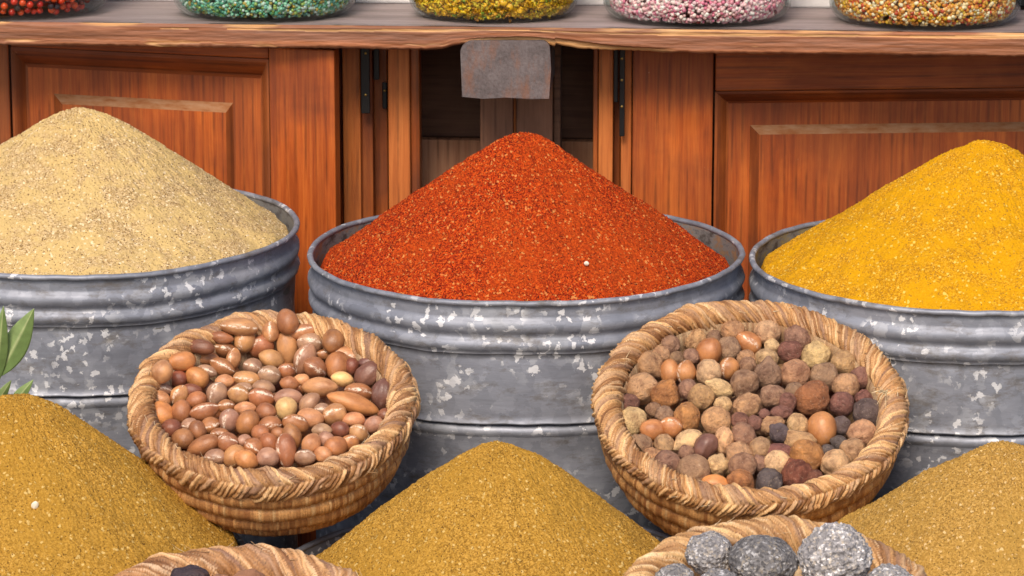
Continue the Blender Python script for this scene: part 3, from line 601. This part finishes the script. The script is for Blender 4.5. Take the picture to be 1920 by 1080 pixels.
# ------------------------------------------------------------------ baskets
def basket(px_, py_, y, Rc, tilt, depth, label, seed, A=.0122, B=.0175, N=150, tone=(1, 1, 1), roll=0.0):
    c = P(px_, py_, y); root = empty('straw_basket', c, (tilt, roll, 0)); tag(root, label, 'basket', 'coiled straw baskets')
    tone = np.array(tone)
    # braided rim
    nu, nv = N*12, 64
    u = np.linspace(0, 1, nu, endpoint=False)[:, None]; ph = np.linspace(0, 2*np.pi, nv, endpoint=False)[None]
    th = u*2*np.pi; phc = .16*np.pi+.25*vn(np.cos(th)*2+seed, np.sin(th)*2)
    dphi = np.angle(np.exp(1j*(ph-phc)))
    slant = 2.1+.7*vn(np.cos(th)*3+seed, np.sin(th)*3, 4)
    phase = N*u+slant*np.abs(dphi)*1.0+.55*vn(np.cos(th)*9+seed, np.sin(th)*9, 1)+.18*vn(np.cos(th)*30, np.sin(th)*30, ph*2)
    sid = np.floor(phase)+(dphi > 0)*500+seed*37; f = phase-np.floor(phase)
    prof = np.sqrt(np.clip(1-(2*f-1)**2, 0, 1))
    hs = _h(sid.astype(np.int64), np.full_like(sid, 3).astype(np.int64), np.full_like(sid, seed).astype(np.int64))
    h2 = _h(sid.astype(np.int64), np.full_like(sid, 8).astype(np.int64), np.full_like(sid, seed+1).astype(np.int64))
    fib = vn(f*4.5+hs*90, sid*3.7, np.abs(dphi)*1.2)
    lump = .0022*vn(np.cos(th)*6+seed, np.sin(th)*6, 2.)+.0014*fbm(np.cos(th)*16+seed, np.sin(th)*16, ph*.8, 2)
    disp = .0033*prof**1.2*(.5+.9*hs)+.0005*fib+lump+.0008*(h2-.5)-.0010*np.exp(-(dphi/.10)**2)
    a_ = A+disp; b_ = B+disp
    r = Rc+a_*np.cos(ph)-.3*b_*np.maximum(0, -np.sin(ph))*0; z = b_*np.sin(ph)
    V = np.stack([r*np.cos(th), r*np.sin(th), z+0*th], -1)
    light = np.array((.76, .53, .27)); mid = np.array((.45, .25, .10)); drk = np.array((.19, .085, .03)); gry = np.array((.34, .23, .17))
    t = np.clip(hs*.85+fib*.38+.05, 0, 1)[..., None]
    cc = np.where(t < .5, drk+(mid-drk)*t*2, mid+(light-mid)*(t-.5)*2)
    g_ = (h2 > .78)[..., None]*.45; cc = cc*(1-g_)+gry*g_
    pale = ((fib > .42) & (h2 < .4))[..., None]; cc = np.where(pale, cc*.4+np.array((.74, .58, .38))*.6, cc)
    bl = np.clip(fbm(np.cos(th)*4+seed, np.sin(th)*4, ph*.5, 3)*.5+.5, 0, 1)[..., None]; cc = cc*(1-.35*bl)+cc*np.array((.85, .62, .45))*.35*bl
    # dark flecks where the dried stems split
    sp = (vn(np.cos(th)*170+seed, np.sin(th)*170, ph*14) > .72)[..., None]; cc = np.where(sp, cc*.35, cc)
    meshobj('braided_rim', rawmesh('braided_rim', V, gridfaces(nu, nv, True, True), M_straw, np.clip(cc*tone, 0, 1)), root)
    # coiled bowl
    nc = 6; per = 11; ns = 290; nu = ns*6
    u = np.linspace(0, 1, nu, endpoint=False)[:, None]; th = u*2*np.pi
    prof = []; cid = []
    for i in range(nc*per+1):
        t = i/(nc*per); k = (i % per)/per; k = .04+.92*k if k else 0
        ang = t*math.pi/2*.98
        rr = Rc*(.50+.50*math.cos(ang)**.75)+.0035*(1-t); zz = -.010-(depth-.004)*math.sin(ang)**1.1
        nrm = (math.cos(ang*.9), -math.sin(ang*.9)); bu = .0068*abs(math.sin(math.pi*k))**.6
        prof.append((rr+nrm[0]*bu, zz+nrm[1]*bu)); cid.append(min(nc-1, i//per))
    pr = np.array(prof); cid = np.array(cid)[None]
    ph2 = ns*u+.35*cid+.5*vn(np.cos(th)*20+seed, np.sin(th)*20, cid*3.1)
    sid = np.floor(ph2)+cid*1000; f = ph2-np.floor(ph2)
    st = np.sqrt(np.clip(1-(2*f-1)**2, 0, 1)); hs = _h(sid.astype(np.int64), np.full(sid.shape, 5), np.full(sid.shape, seed))
    d_ = .0009*st*(.4+hs)+.0012*fbm(np.cos(th)*7+seed, np.sin(th)*7, cid*2., 3)
    r = pr[:, 0][None]+d_; z = pr[:, 1][None]+0*th-.0*d_+.0012*vn(np.cos(th)*4+seed, np.sin(th)*4, cid*5.)
    V = np.stack([r*np.cos(th), r*np.sin(th), z], -1)
    A1 = np.array((.60, .335, .125)); A2 = np.array((.32, .14, .045)); A3 = np.array((.62, .40, .18))
    t = hs[..., None]; cc = A2+(A1-A2)*np.clip(t*1.4, 0, 1); cc = np.where(t > .90, A3, cc)
    bl = np.clip(fbm(np.cos(th)*5+seed, np.sin(th)*5, cid*1.3, 3)*.6+.4, 0, 1)[..., None]; cc = cc*(1-.35*bl)+cc*np.array((.6, .5, .55))*.35*bl
    bowl = meshobj('coiled_bowl', rawmesh('coiled_bowl', V, gridfaces(nu, len(prof), True), M_straw, np.clip(cc*tone, 0, 1)), root)
    # lining
    ip = []
    for i in range(41):
        t = i/40; ang = t*math.pi/2*.98; k = (i % 8)/8
        ip.append((Rc*(.48+.48*math.cos(ang)**.75)-.009+.002*abs(math.sin(math.pi*k))*-1, .001-(depth-.012)*math.sin(ang)**1.1))
    ip.append((.001, .001-(depth-.012)))
    ipr = np.array(ip); st = np.sqrt(np.clip(1-(2*((ns*u) % 1)-1)**2, 0, 1)); r = ipr[:, 0][None]-.0008*st; z = ipr[:, 1][None]+0*th
    V = np.stack([r*np.cos(th), r*np.sin(th), z], -1); hs = _h(np.floor(ns*u).astype(np.int64)+0*np.zeros((1, len(ip)), np.int64), np.full((1, len(ip)), 2), (np.arange(len(ip))[None]//8).astype(np.int64))
    cc = np.array((.34, .21, .12))+(np.array((.60, .45, .28))-np.array((.34, .21, .12)))*hs[..., None]
    meshobj('lining', rawmesh('lining', V, gridfaces(nu, len(ip), True), M_straw, np.clip(cc*tone, 0, 1)), root)
    vb = lathe([(.0005, -.008-depth), (pr[-1, 0]-.002, -.009-depth)], 60); meshobj('base', rawmesh('base', vb, gridfaces(60, 2, True), M_straw, np.tile((.3, .15, .05), (120, 1))), root)
    # loose stem ends poking out of the braid
    Vs, Fs, Cs = [], [], []
    for i in range(46):
        a = random.uniform(0, 2*math.pi); p_ = random.uniform(-.3, 2.6); L_ = random.uniform(.004, .014)
        q = Vector(((Rc+(A+.002)*math.cos(p_))*math.cos(a), (Rc+(A+.002)*math.cos(p_))*math.sin(a), (B+.002)*math.sin(p_)))
        out = Vector((math.cos(p_)*math.cos(a), math.cos(p_)*math.sin(a), math.sin(p_))); tan = Vector((-math.sin(a), math.cos(a), 0))
        d1 = (tan*random.choice((-1, 1))+out*random.uniform(.05, .30)+Vector((0, 0, random.uniform(-.5, .5)))).normalized(); w_ = random.uniform(.0003, .0007)
        sd_ = d1.cross(out).normalized()*w_; b0 = len(Vs); cs = random.choice([(.66, .48, .28), (.45, .27, .13), (.74, .60, .40)])
        for j in range(4):
            pt = q+d1*L_*j/3+out*L_*.25*(j/3)**2
            for s_ in (sd_, out*w_, -sd_): Vs.append((pt+s_*(1-.6*j/3))[:]); Cs.append(cs)
        for j in range(3):
            for k in range(3): Fs.append((b0+j*3+k, b0+j*3+(k+1) % 3, b0+j*3+3+(k+1) % 3, b0+j*3+3+k))
    lo = meshobj('loose_stems', rawmesh('loose_stems', Vs, Fs, M_straw, Cs), root); lo['kind'] = 'stuff'
    return root, Matrix.Translation(c) @ Euler((tilt, roll, 0)).to_matrix().to_4x4()
B1, MB1 = basket(511, 757, -.335, .1405, math.radians(21.5), .089, 'round straw basket of glossy brown oval nuts, between the left and middle tubs', 1, tone=(.98, .93, .92), B=.0152)
B2, MB2 = basket(1407, 761, -.345, .1535, math.radians(25.5), .100, 'round straw basket of mixed round nuts and galls, between the middle and right tubs', 2, N=190, B=.0132, tone=(1.03, .98, .93))
B3, MB3 = basket(428, 1248, -.76, .1640, math.radians(18), .09, 'straw basket cut off by the bottom edge, in front of the left ochre heaps', 3, tone=(.98, .92, .95), A=.016, B=.020, N=112)
B4, MB4 = basket(1462, 1178, -.80, .1500, math.radians(18), .09, 'straw basket holding grey mineral lumps at the bottom edge, lower right', 4, A=.0145, B=.018, N=120)

# ------------------------------------------------------------------ nuts
NV, NF_ = None, None
def nutmesh(seed, cracked, wrinkled=False):
    n, mm = 26, 20; u = np.linspace(0, 2*np.pi, n, endpoint=False)[:, None]; t = np.linspace(-1, 1, mm)[None]
    x = np.sin(t*np.pi/2); r = np.clip(1-np.abs(x)**2.15, 0, 1)**.56
    if seed % 3 == 1: r = r*(1+.10*x)      # one end fuller
    if seed % 3 == 2: r = np.clip(1-np.abs(x)**1.75, 0, 1)**.62
    ridge = 1+.035*np.cos(3*(u-1.15))
    bend = .10*(seed % 4-1.5)/1.5
    R = r*ridge*(1+.03*vn(np.cos(u)*2+seed, np.sin(u)*2, x*2))
    if wrinkled: R = R*(1+.10*fbm(np.cos(u)*3+seed, np.sin(u)*3, x*1.2, 3)+.05*np.cos(9*u+x*3))
    V = np.stack([x+0*u, R*np.cos(u)+bend*(x**2-.4), R*np.sin(u)], -1)
    return rawmesh('nut', V, gridfaces(n, mm, True), M_nut[int(cracked)])
NUTS = {(s, c): nutmesh(s, c) for s in range(6) for c in (False, True)}; NUTW = [nutmesh(s, False, True) for s in range(3)]
IV, IF_ = ico(4)
def gallmesh(seed, kind):
    d = IV/np.linalg.norm(IV, axis=1, keepdims=True); x, y, z = d.T
    r = 1+.10*fbm(x*1.3+seed*5, y*1.3, z*1.3, 3)+.035*fbm(x*5+seed, y*5, z*5, 3)
    if kind in ('tip', 'hole'):
        ax = rng.standard_normal(3); ax[2] = abs(ax[2])*.6; ax /= np.linalg.norm(ax); c = d@ax
        r = r+(.34*np.exp((c-1)*26) if kind == 'tip' else -.30*np.exp((c-1)*130)+.06*np.exp(-((c-.965)/.02)**2))
    if kind == 'lumpy': r = r+.15*np.clip(fbm(x*2.6+seed, y*2.6, z*2.6, 2), -.3, 1)
    return rawmesh('gall', d*r[:, None], IF_, M_gall)
GALLS = [gallmesh(i, k) for i, k in enumerate(['plain', 'tip', 'lumpy', 'hole', 'tip', 'tip', 'lumpy', 'plain', 'lumpy', 'tip', 'hole', 'plain'])]
CB = {'t': (.52, .25, .11), 'b': (.35, .14, .058), 'o': (.52, .215, .075), 'd': (.22, .075, .042), 'm': (.38, .21, .13), 'y': (.72, .42, .19), 'w': (.17, .075, .055),
      'g': (.56, .315, .16), 'q': (.78, .50, .26), 'k': (.15, .11, .105), 'r': (.27, .115, .085), 'a': (.50, .21, .08)}
CN = {'t': 'tan', 'b': 'brown', 'o': 'orange brown', 'd': 'dark brown', 'm': 'dusty mauve brown', 'y': 'pale yellow', 'w': 'dark wrinkled', 'g': 'light brown', 'q': 'pale buff', 'k': 'blackish grey', 'r': 'reddish', 'a': 'smooth tan'}
L1 = """748 140 215 100 -5 tc|1042 105 135 120 -70 b|942 172 105 100 90 tc|1138 168 165 85 15 tc|640 205 140 70 -10 b|780 230 118 120 90 tc|882 262 150 130 35 bc|1043 265 200 120 95 t|1180 240 145 120 -10 mc|1322 228 125 120 80 b|510 265 165 85 -8 d|658 275 140 95 -15 bc|712 335 125 85 80 tc|945 338 150 105 -20 t|1150 335 190 120 65 mc|395 350 160 105 5 o|545 330 150 80 -5 t|645 385 160 95 -25 bc|830 385 110 95 -20 mc|932 440 120 112 0 mc|1035 412 100 85 0 bc|1213 392 130 120 -30 bc|1350 380 150 135 80 b|1420 310 190 85 -15 tc|1268 310 100 60 0 bc|1440 385 100 80 90 d|1540 430 175 120 35 w|1535 360 110 60 0 w|1630 555 185 135 80 w|278 415 135 118 80 t|370 460 105 100 0 d|490 450 140 115 -35 o|550 410 120 70 -20 mc|660 475 112 80 0 t|795 460 155 90 -8 tc|898 515 130 90 -10 m|1055 490 110 85 -10 b|1130 465 90 65 0 t|1240 510 210 110 0 t|1380 460 130 85 -10 y|1480 540 160 100 -10 bc|1445 612 300 112 -18 o|275 520 130 75 -15 mc|380 560 125 100 60 tc|458 530 115 75 -10 d|260 585 130 100 -30 t|278 675 150 125 -60 o|395 660 135 108 90 b|485 592 120 95 20 b|610 550 125 118 60 mc|745 555 130 105 -10 tc|770 515 110 60 0 mc|885 578 150 115 -15 bc|1050 575 160 100 0 m|1178 610 145 100 45 m|1035 645 135 118 85 y|535 658 165 95 15 bc|668 628 105 80 0 bc|785 640 125 75 0 t|912 662 108 95 0 b|1255 645 90 65 0 mc|1330 680 130 115 30 tc|1448 710 130 80 0 t|1185 700 150 105 -15 t|1095 735 155 100 -15 bc|685 715 130 110 80 mc|800 728 150 125 60 b|938 740 130 90 0 bc|335 765 110 105 0 d|445 745 100 80 0 mc|492 775 115 100 -70 b|572 745 105 95 20 bc|400 828 118 110 0 b|628 795 105 60 0 bc|875 790 95 85 10 b|985 795 85 65 0 b|1070 815 150 110 -75 b|1255 775 115 75 0 m|1365 772 100 92 0 d|1480 790 115 95 -20 tc|1570 740 115 85 30 m|1640 680 80 70 0 d|525 872 190 105 25 b|675 850 120 115 0 bc|780 840 75 70 0 m|835 878 110 105 -30 bc|930 850 110 105 -40 b|1035 900 190 112 95 bc|1188 860 130 105 60 t|1278 830 90 90 0 m|1340 875 120 112 10 b|1425 850 95 85 0 oc|600 940 120 88 0 mc|718 935 125 115 40 t|790 955 140 105 -25 o|922 945 125 105 0 m|1152 940 120 85 0 mc|1262 925 95 85 -20 t"""
L2 = """470 258 105 105 0 m|615 235 130 115 0 g|712 215 80 80 0 m|825 182 120 120 0 g|1020 190 140 140 0 q|1185 225 150 140 0 m|690 305 145 132 80 a|803 280 122 122 0 m|912 250 145 112 -40 ac|1145 298 130 112 0 r|1042 270 85 85 0 q|1015 335 120 100 0 q|1288 325 155 145 0 q|1448 362 150 140 0 g|405 315 120 100 0 g|350 370 150 145 0 g|468 412 135 95 90 a|557 415 130 105 80 ac|505 335 80 80 0 m|590 325 90 90 0 m|800 392 115 100 80 ac|688 415 150 135 0 q|900 335 95 90 0 g|905 378 100 90 0 m|885 480 155 145 0 m|1025 430 150 145 0 m|1175 425 160 150 0 g|1337 438 155 150 0 m|1545 445 125 120 0 r|1460 490 140 135 0 g|318 505 170 160 0 g|440 548 160 150 0 o|568 510 110 105 0 m|642 558 150 135 0 g|750 505 140 90 -20 q|1045 550 135 115 0 m|1172 520 100 95 0 m|1272 560 190 175 0 b|1435 592 135 130 0 r|232 585 115 95 0 r|255 690 155 155 0 q|765 600 95 95 0 q|900 605 155 140 0 g|1130 585 100 95 0 r|1560 560 90 90 0 r|1580 645 165 145 0 k|375 625 80 80 0 m|440 655 110 100 0 m|563 665 150 130 90 o|370 738 120 110 0 a|472 722 120 105 -10 ac|730 688 160 150 0 g|862 688 90 90 0 r|945 700 80 80 0 r|1000 650 60 60 0 r|1095 640 110 70 0 r|1045 715 120 100 0 g|1085 757 110 100 0 k|1187 708 118 115 0 q|1325 735 180 145 90 a|1432 715 100 100 0 k|1552 760 150 140 0 g|575 800 150 110 30 q|668 835 150 110 55 w|770 800 140 95 90 q|885 775 140 130 0 m|302 835 140 135 0 m|440 820 110 105 0 g|975 840 120 110 0 g|1205 800 160 100 0 g|1425 815 85 85 0 k|1500 858 145 130 0 g|1355 860 80 75 0 k|1238 888 180 175 0 o|860 870 130 120 0 g|1075 860 140 85 0 r|365 900 110 105 0 g|450 932 135 140 0 m|600 972 180 180 0 m|735 935 115 120 0 q|560 870 90 85 0 m|880 945 155 145 0 m|970 930 90 90 0 m|1072 925 145 120 0 q|1403 930 150 145 0 q|1185 995 170 165 0 d|1280 1010 90 90 0 d|730 1042 150 88 -15 o|865 1035 145 130 0 o|1028 1040 160 145 0 k"""
def place(L, ox, oy, sc_, MB, Rc, h0, dome, which):
    MI = MB.inverted(); cl = MI @ CAM; items = []
    for e in L.split('|'):
        X, Y, ln, wd, an, cd_ = e.split(); pxx, pyy = ox+float(X)/sc_, oy+float(Y)/sc_
        pxm = CAM_D/F; ln = float(ln)/sc_*pxm/2*1.15; wd = float(wd)/sc_*pxm/2*1.17
        d = MI.to_3x3() @ ray(pxx, pyy)
        best = None
        for i in range(60):
            h = -.034+i*.0012; t = (h-cl.z)/d.z; p = cl+d*t; rr = math.hypot(p.x, p.y)
            want = h0+dome*(1-(rr/Rc)**2); lim = Rc-.010-wd*.75
            pen = abs(h-want)+ (max(0, rr-lim)*2.2 if h < .012+wd*.5 else max(0, rr-Rc)*2)
            if best is None or pen < best[0]: best = (pen, p.copy(), h)
        items.append(dict(p=best[1], l=ln, w=wd, a=float(an), c=cd_[0], k=len(cd_) > 1, px=(pxx, pyy)))
    nrm = d.normalized()
    for it in range(7):        # part overlapping neighbours along the line of sight
        for i in range(len(items)):
            for j in range(i):
                a, b = items[i], items[j]; v = a['p']-b['p']; R_2 = (a['w']+b['w'])*.82; dd = v.length
                if dd < R_2:
                    s_ = .16*(R_2-dd); up = 1 if a['px'][1] > b['px'][1] else -1
                    if abs((v@nrm)) > .003: up = -1 if (v@nrm) > 0 else 1
                    a['p'] = a['p']-nrm*s_*up; b['p'] = b['p']+nrm*s_*up
    return items
CAM_D = DIST-.36
clockw = ['twelve', 'one', 'two', 'three', 'four', 'five', 'six', 'seven', 'eight', 'nine', 'ten', 'eleven']
def put_nuts(items, MB, Rc, bname, side, group_nut, group_gall):
    Rq = MB.to_3x3(); made = []
    view = MB.inverted().to_3x3() @ ray(960, 540).normalized()
    for it in items:
        p = MB @ it['p']; c = CB[it['c']]; j = random.uniform(.88, 1.12); colr = tuple(min(1, x*j*random.uniform(.94, 1.06)) for x in c)
        elong = it['l']/it['w']; isnut = (side == 'left') or it['c'] == 'a' or it['c'] == 'w' or (it['c'] == 'o' and elong > 1.3)
        if isnut:
            me = random.choice(NUTW) if it['c'] == 'w' else NUTS[(random.randrange(6), it['k'])]
            o = meshobj('argan_nut', me); o.scale = (it['l']*(1.0 if elong > 1.12 else 1.15), it['w'], it['w'])
            a = math.radians(it['a']); xa = Vector((math.cos(a), 0, math.sin(a)))    # long axis in the picture plane ...
            xa = RM @ Vector((math.cos(a), math.sin(a), -random.uniform(-.25, .25) if elong > 1.12 else random.choice((-.6, .6))))
            xa.normalize(); zc = -(ray(960, 540)).normalized(); ya = zc.cross(xa).normalized(); za = xa.cross(ya)
            M3 = Matrix((xa, ya, za)).transposed() @ Matrix.Rotation(random.uniform(-.5, .5) if it['k'] else random.uniform(0, 6.28), 3, 'X')
            o.rotation_euler = M3.to_euler()
        else:
            o = meshobj('oak_gall', random.choice(GALLS)); o.scale = (it['w']*random.uniform(.95, 1.03), it['w']*random.uniform(.93, 1.0), it['l']*.95)
            if elong > 1.12:
                o.scale = (it['l'], it['w'], it['w']); o.rotation_euler = (random.uniform(-.4, .4), -math.radians(it['a']), 0)
            else: o.rotation_euler = (random.uniform(-1, 1), random.uniform(-1, 1), random.uniform(0, 6))
        o.location = p; o.color = (*colr, 1)
        made.append((o, it, isnut))
    labs = {}
    for o, it, isnut in made:
        q = it['p']; r = math.hypot(q.x, q.y)/Rc; ck = clockw[int(round(math.degrees(math.atan2(q.x, q.y))/30)) % 12]
        kind = 'nut' if isnut else 'gall'; w2 = it['w']*2000; size = 'large ' if it['l']*2000 > 33 else ('small ' if it['l']*2000 < 20 else '')
        shape = 'long ' if it['l']/it['w'] > 1.5 else ('round ' if it['l']/it['w'] < 1.1 and isnut else ('oval ' if isnut else ''))
        zone = f'at the centre of the {bname}' if r < .25 else (f'inside the {bname}, {ck} o\'clock' if r < .62 else f'near {bname} rim, {ck} o\'clock')
        lb = size+('pale-cracked ' if it['k'] else '')+f'{CN[it["c"]]} {shape}{kind} {zone}'
        labs.setdefault(lb, []).append((it['px'], o)); o['category'] = 'nut' if isnut else 'gall'; o['group'] = group_nut if isnut else group_gall
    for lb, lst in labs.items():
        if len(lst) == 1: lst[0][1]['label'] = lb; continue
        xs_ = [k[0][0] for k in lst]; lst.sort(key=lambda k: k[0][0] if len(lst) > 1 else 0)
        if len(lst) == 2:
            a, b = lst
            if abs(a[0][0]-b[0][0]) > abs(a[0][1]-b[0][1]): n2_ = ('left of two', 'right of two')
            else: n2_ = ('upper of two', 'lower of two') if a[0][1] < b[0][1] else ('lower of two', 'upper of two')
        else: n2_ = [f'{x} from left' for x in ('first', 'second', 'third', 'fourth', 'fifth', 'sixth', 'seventh', 'eighth')]
        for (k, o), nn_ in zip(lst, n2_): o['label'] = lb+', '+nn_
it1 = place(L1, 220, 570, 3.272, MB1, .1405, -.014, .014, 'left')
put_nuts(it1, MB1, .1405, 'left basket', 'left', 'argan nuts in the left basket', '')
it2 = place(L2, 1100, 560, 3.0, MB2, .1535, -.016, .014, 'right')
put_nuts(it2, MB2, .1535, 'right basket', 'right', 'nuts among the galls in the right basket', 'galls in the right basket')
# a lower layer, seen in the gaps
def under(MB, Rc, n, h, galls, bname, grp):
    pts = []; tries = 0
    while len(pts) < n and tries < 9000:
        tries += 1; a = random.uniform(0, 6.28); r = (Rc-.034)*math.sqrt(random.random()); q = Vector((r*math.cos(a), r*math.sin(a), h-random.uniform(0, .004)))
        if all((q-k).length > .0165 for k in pts): pts.append(q)
    for q in pts:
        if galls and random.random() < .8: o = meshobj('oak_gall', random.choice(GALLS)); s_ = random.uniform(.010, .0125); o.scale = (s_, s_, s_); k = random.choice('gmqmr'); kk = 'gall'
        else: o = meshobj('argan_nut', NUTS[(random.randrange(6), False)]); s_ = random.uniform(.0095, .011); o.scale = (s_*1.3, s_, s_); k = random.choice('bdmt'); kk = 'nut'
        o.rotation_euler = [random.uniform(0, 6) for _ in range(3)]; o.location = MB @ q; o.color = (*CB[k], 1)
        tag(o, f'half hidden {kk} of the lower layer, showing between others in the {bname}', kk, f'lower layer of {kk}s in the {bname}')
under(MB1, .1405, 70, -.029, False, 'left basket', ''); under(MB2, .1535, 75, -.034, True, 'right basket', '')

# ------------------------------------------------------------------ grey mineral lumps
LV, LF = ico(6)
def lump(px_, py_, y, rpx, seed, label, tone=1.0, sq=(1, 1, 1), amp=1.0):
    p = P(px_, py_, y); d = LV; x, yy, z = d.T
    r = 1+.11*fbm(x*1.4+seed*3, yy*1.4, z*1.4, 3)+amp*(.055*vn(x*7+seed, yy*11, z*11)+.035*vn(x*22+seed, yy*22, z*22))
    rad = rpx*(y-CAM.y)/F
    o = meshobj('mineral_lump', rawmesh('mineral_lump', d*r[:, None]*rad*np.array(sq), LF, M_lump)); o.location = p; o.color = (tone, tone, tone, 1)
    tag(o, label, 'mineral lump', 'grey mineral lumps in the lower right basket')
lump(1332, 1040, -.74, 47, 1, 'rough grey lump, leftmost of the three large lumps at the back of the basket', 1.0, (1, 1, .92))
lump(1430, 1052, -.77, 62, 4, 'dark smooth grey lump in the middle, with a split top', .62, (1.08, 1, .80), .5)
lump(1566, 1045, -.77, 68, 7, 'largest pale grey lump with coarse glittering grains, right of the dark one', 1.25, (1, 1, 1.0), 1.4)
lump(1265, 1100, -.80, 42, 9, 'small grey lump low at the left side of the lower right basket', .8)
lump(1345, 1112, -.83, 50, 11, 'grey lump at the bottom edge below the leftmost large lump', .9)
lump(1668, 1108, -.80, 52, 13, 'pale grey lump at the bottom edge right of the largest lump', 1.05)
lump(1450, 1150, -.86, 60, 15, 'grey lump at the bottom edge below the dark lump', .9)
# dark lump in the lower left basket
d = LV; x, yy, z = d.T; r = 1+.16*fbm(x*1.5+3, yy*1.5, z*1.5, 3)+.02*vn(x*16, yy*16, z*16)
o = meshobj('dark_fruit_pod', rawmesh('dark_fruit_pod', d*r[:, None]*.0155*np.array((1.3, 1, .9)), LF, M_gall)); o.location = P(358, 1088, -.70); o.color = (.05, .032, .042, 1)
tag(o, 'dark purple brown pod showing at the bottom edge in the lower left basket', 'pod')
for i, (px_, py_) in enumerate([(300, 1118), (420, 1115), (470, 1105), (540, 1112)]):
    o = meshobj('dry_pod', rawmesh('dry_pod', d*r[:, None]*.019*np.array((1.2, 1, .8)), LF, M_gall)); o.location = P(px_, py_, -.73); o.color = (.35, .17, .09, 1); o.rotation_euler = (i, 0, i*2)
    tag(o, ['light brown pod lowest at the left in the lower left basket', 'light brown pod right of the dark pod in the lower left basket', 'light brown pod third from the left in the lower left basket', 'light brown pod furthest right in the lower left basket'][i], 'pod', 'light brown pods in the lower left basket')

# ------------------------------------------------------------------ leaves
yl = -.36
sprig = empty('leafy_sprig', P(-5, 760, yl)); tag(sprig, 'sprig of long green leaves behind the lower left ochre heap', 'plant')
SI = Matrix.Translation(sprig.location).inverted()
def leaf(tip, base, wpx, twist, seed):
    A_, B_ = P(*tip, yl-.02), P(*base, yl); A_ = SI @ A_; B_ = SI @ B_; n, mm = 40, 13; ax = (A_-B_); L_ = ax.length
    side = ax.cross(Vector((0, -1, 0))).normalized(); side = (side*math.cos(twist)+Vector((0, -1, 0))*math.sin(twist)).normalized(); nr = ax.normalized().cross(side)
    V = []; C = []
    for i in range(n):
        t = i/(n-1); w_ = wpx*PXM*.50*(math.sin(math.pi*min(1, t*.97+.03)**.85)**.9)*(1-.15*t)
        for j in range(mm):
            s_ = j/(mm-1)*2-1; pt = B_+ax*t+side*w_*s_+nr*(.25*abs(s_)*w_+ .004*math.sin(t*3+seed))+Vector((0, 0, .0))
            V.append(pt[:]); vein = abs(s_) < .07; cv = (.42, .50, .24) if vein else ((.17, .27, .09) if s_ > 0 else (.24, .34, .13))
            C.append(cv)
    o = meshobj('leaf', rawmesh('leaf', V, gridfaces(n, mm), M_leaf, C), sprig)
    so_ = o.modifiers.new('solid', 'SOLIDIFY'); so_.thickness = .0006
leaf((66, 576), (-4, 705), 44, .15, 1); leaf((7, 570), (-8, 720), 30, -.1, 2); leaf((64, 711), (20, 765), 22, .3, 3); leaf((20, 716), (-6, 750), 16, -.2, 4); leaf((-60, 590), (-14, 715), 36, -.1, 5)
bm = bmesh.new(); bmesh.ops.create_cone(bm, cap_ends=True, segments=10, radius1=.0028, radius2=.0018, depth=.13)
st_ = bmobj('stem', bm, M_leaf, sprig, True); st_.location = (-.004, 0, -.02); a_ = st_.data.color_attributes.new('tint', 'FLOAT_COLOR', 'POINT')
for k in a_.data: k.color = (.16, .22, .07, 1)

# ------------------------------------------------------------------ small things
def chip(px_, py_, y, rpx, label, name='seed_husk', mat=M_husk, sq=(1, .6, 1.5), rot=(.3, .2, .1)):
    bm = bmesh.new(); bmesh.ops.create_icosphere(bm, subdivisions=3, radius=1)
    for v in bm.verts: v.co *= 1+.25*float(vn(v.co.x*2+px_, v.co.y*2, v.co.z*2))
    o = bmobj(name, bm, mat, None, True); s_ = rpx*(y-CAM.y)/F; o.scale = [s_*k for k in sq]; o.location = P(px_, py_, y); o.rotation_euler = rot; tag(o, label, 'fleck' if mat == M_husk else 'dried fruit')
def on_heap(px_, py_, c, zt_, s, a0):
    for i in range(400):
        y = c.y-.25+i*.001; p = P(px_, py_, y); r = math.hypot(p.x-c.x, p.y-c.y)
        if p.z <= c.z+zt_-s*(math.sqrt(r*r+a0*a0)-a0)+.001 : return y
    return c.y-.1
y1 = on_heap(65, 948, c1, .181, .925, .046); chip(65, 948, y1-.002, 6.5, 'small white husk lying on the lower left ochre heap')
y2 = on_heap(1100, 494, cM, .1345, .69, .022); chip(1100, 494, y2-.001, 4.5, 'tiny white seed lying on the red chilli heap', 'seed_husk', M_husk, (1, .8, 1))
chip(283, 893, -.36, 17, 'small orange and dark purple fruit wedged under the left basket', 'dried_fruit', M_fruit, (1.3, 1, .8), (0, .5, 0))
# frayed straw tuft on the right basket rim
p0 = P(1660, 735, -.36); tf = empty('straw_tuft', p0); Vs, Fs, Cs = [], [], []
for i in range(16):
    d1 = Vector((random.uniform(-1.1, .2), random.uniform(-.6, -.1), random.uniform(-.5, .7))).normalized()*random.uniform(.008, .018); w_ = .0005; b0 = len(Vs)
    for j in range(5):
        t = j/4; pt = d1*t+Vector((0, 0, -.004*t*t))+Vector((random.uniform(-.003, .003), 0, random.uniform(-.003, .003)))*(j == 0)
        for s_ in (Vector((w_, 0, 0)), Vector((0, -w_, 0)), Vector((-w_*.5, 0, w_))): Vs.append((pt+s_*(1-.5*t))[:]); Cs.append((.82, .66, .40))
    for j in range(4):
        for k in range(3): Fs.append((b0+j*3+k, b0+j*3+(k+1) % 3, b0+j*3+3+(k+1) % 3, b0+j*3+3+k))
D.objects.remove(tf); tf = meshobj('frayed_tuft', rawmesh('frayed_tuft', Vs, Fs, M_straw, Cs), B2)
tf.matrix_parent_inverse = Matrix.Identity(4); tf.matrix_basis = MB2.inverted() @ Matrix.Translation(p0)
tf['label'] = 'pale frayed straw ends sticking out of the rim'
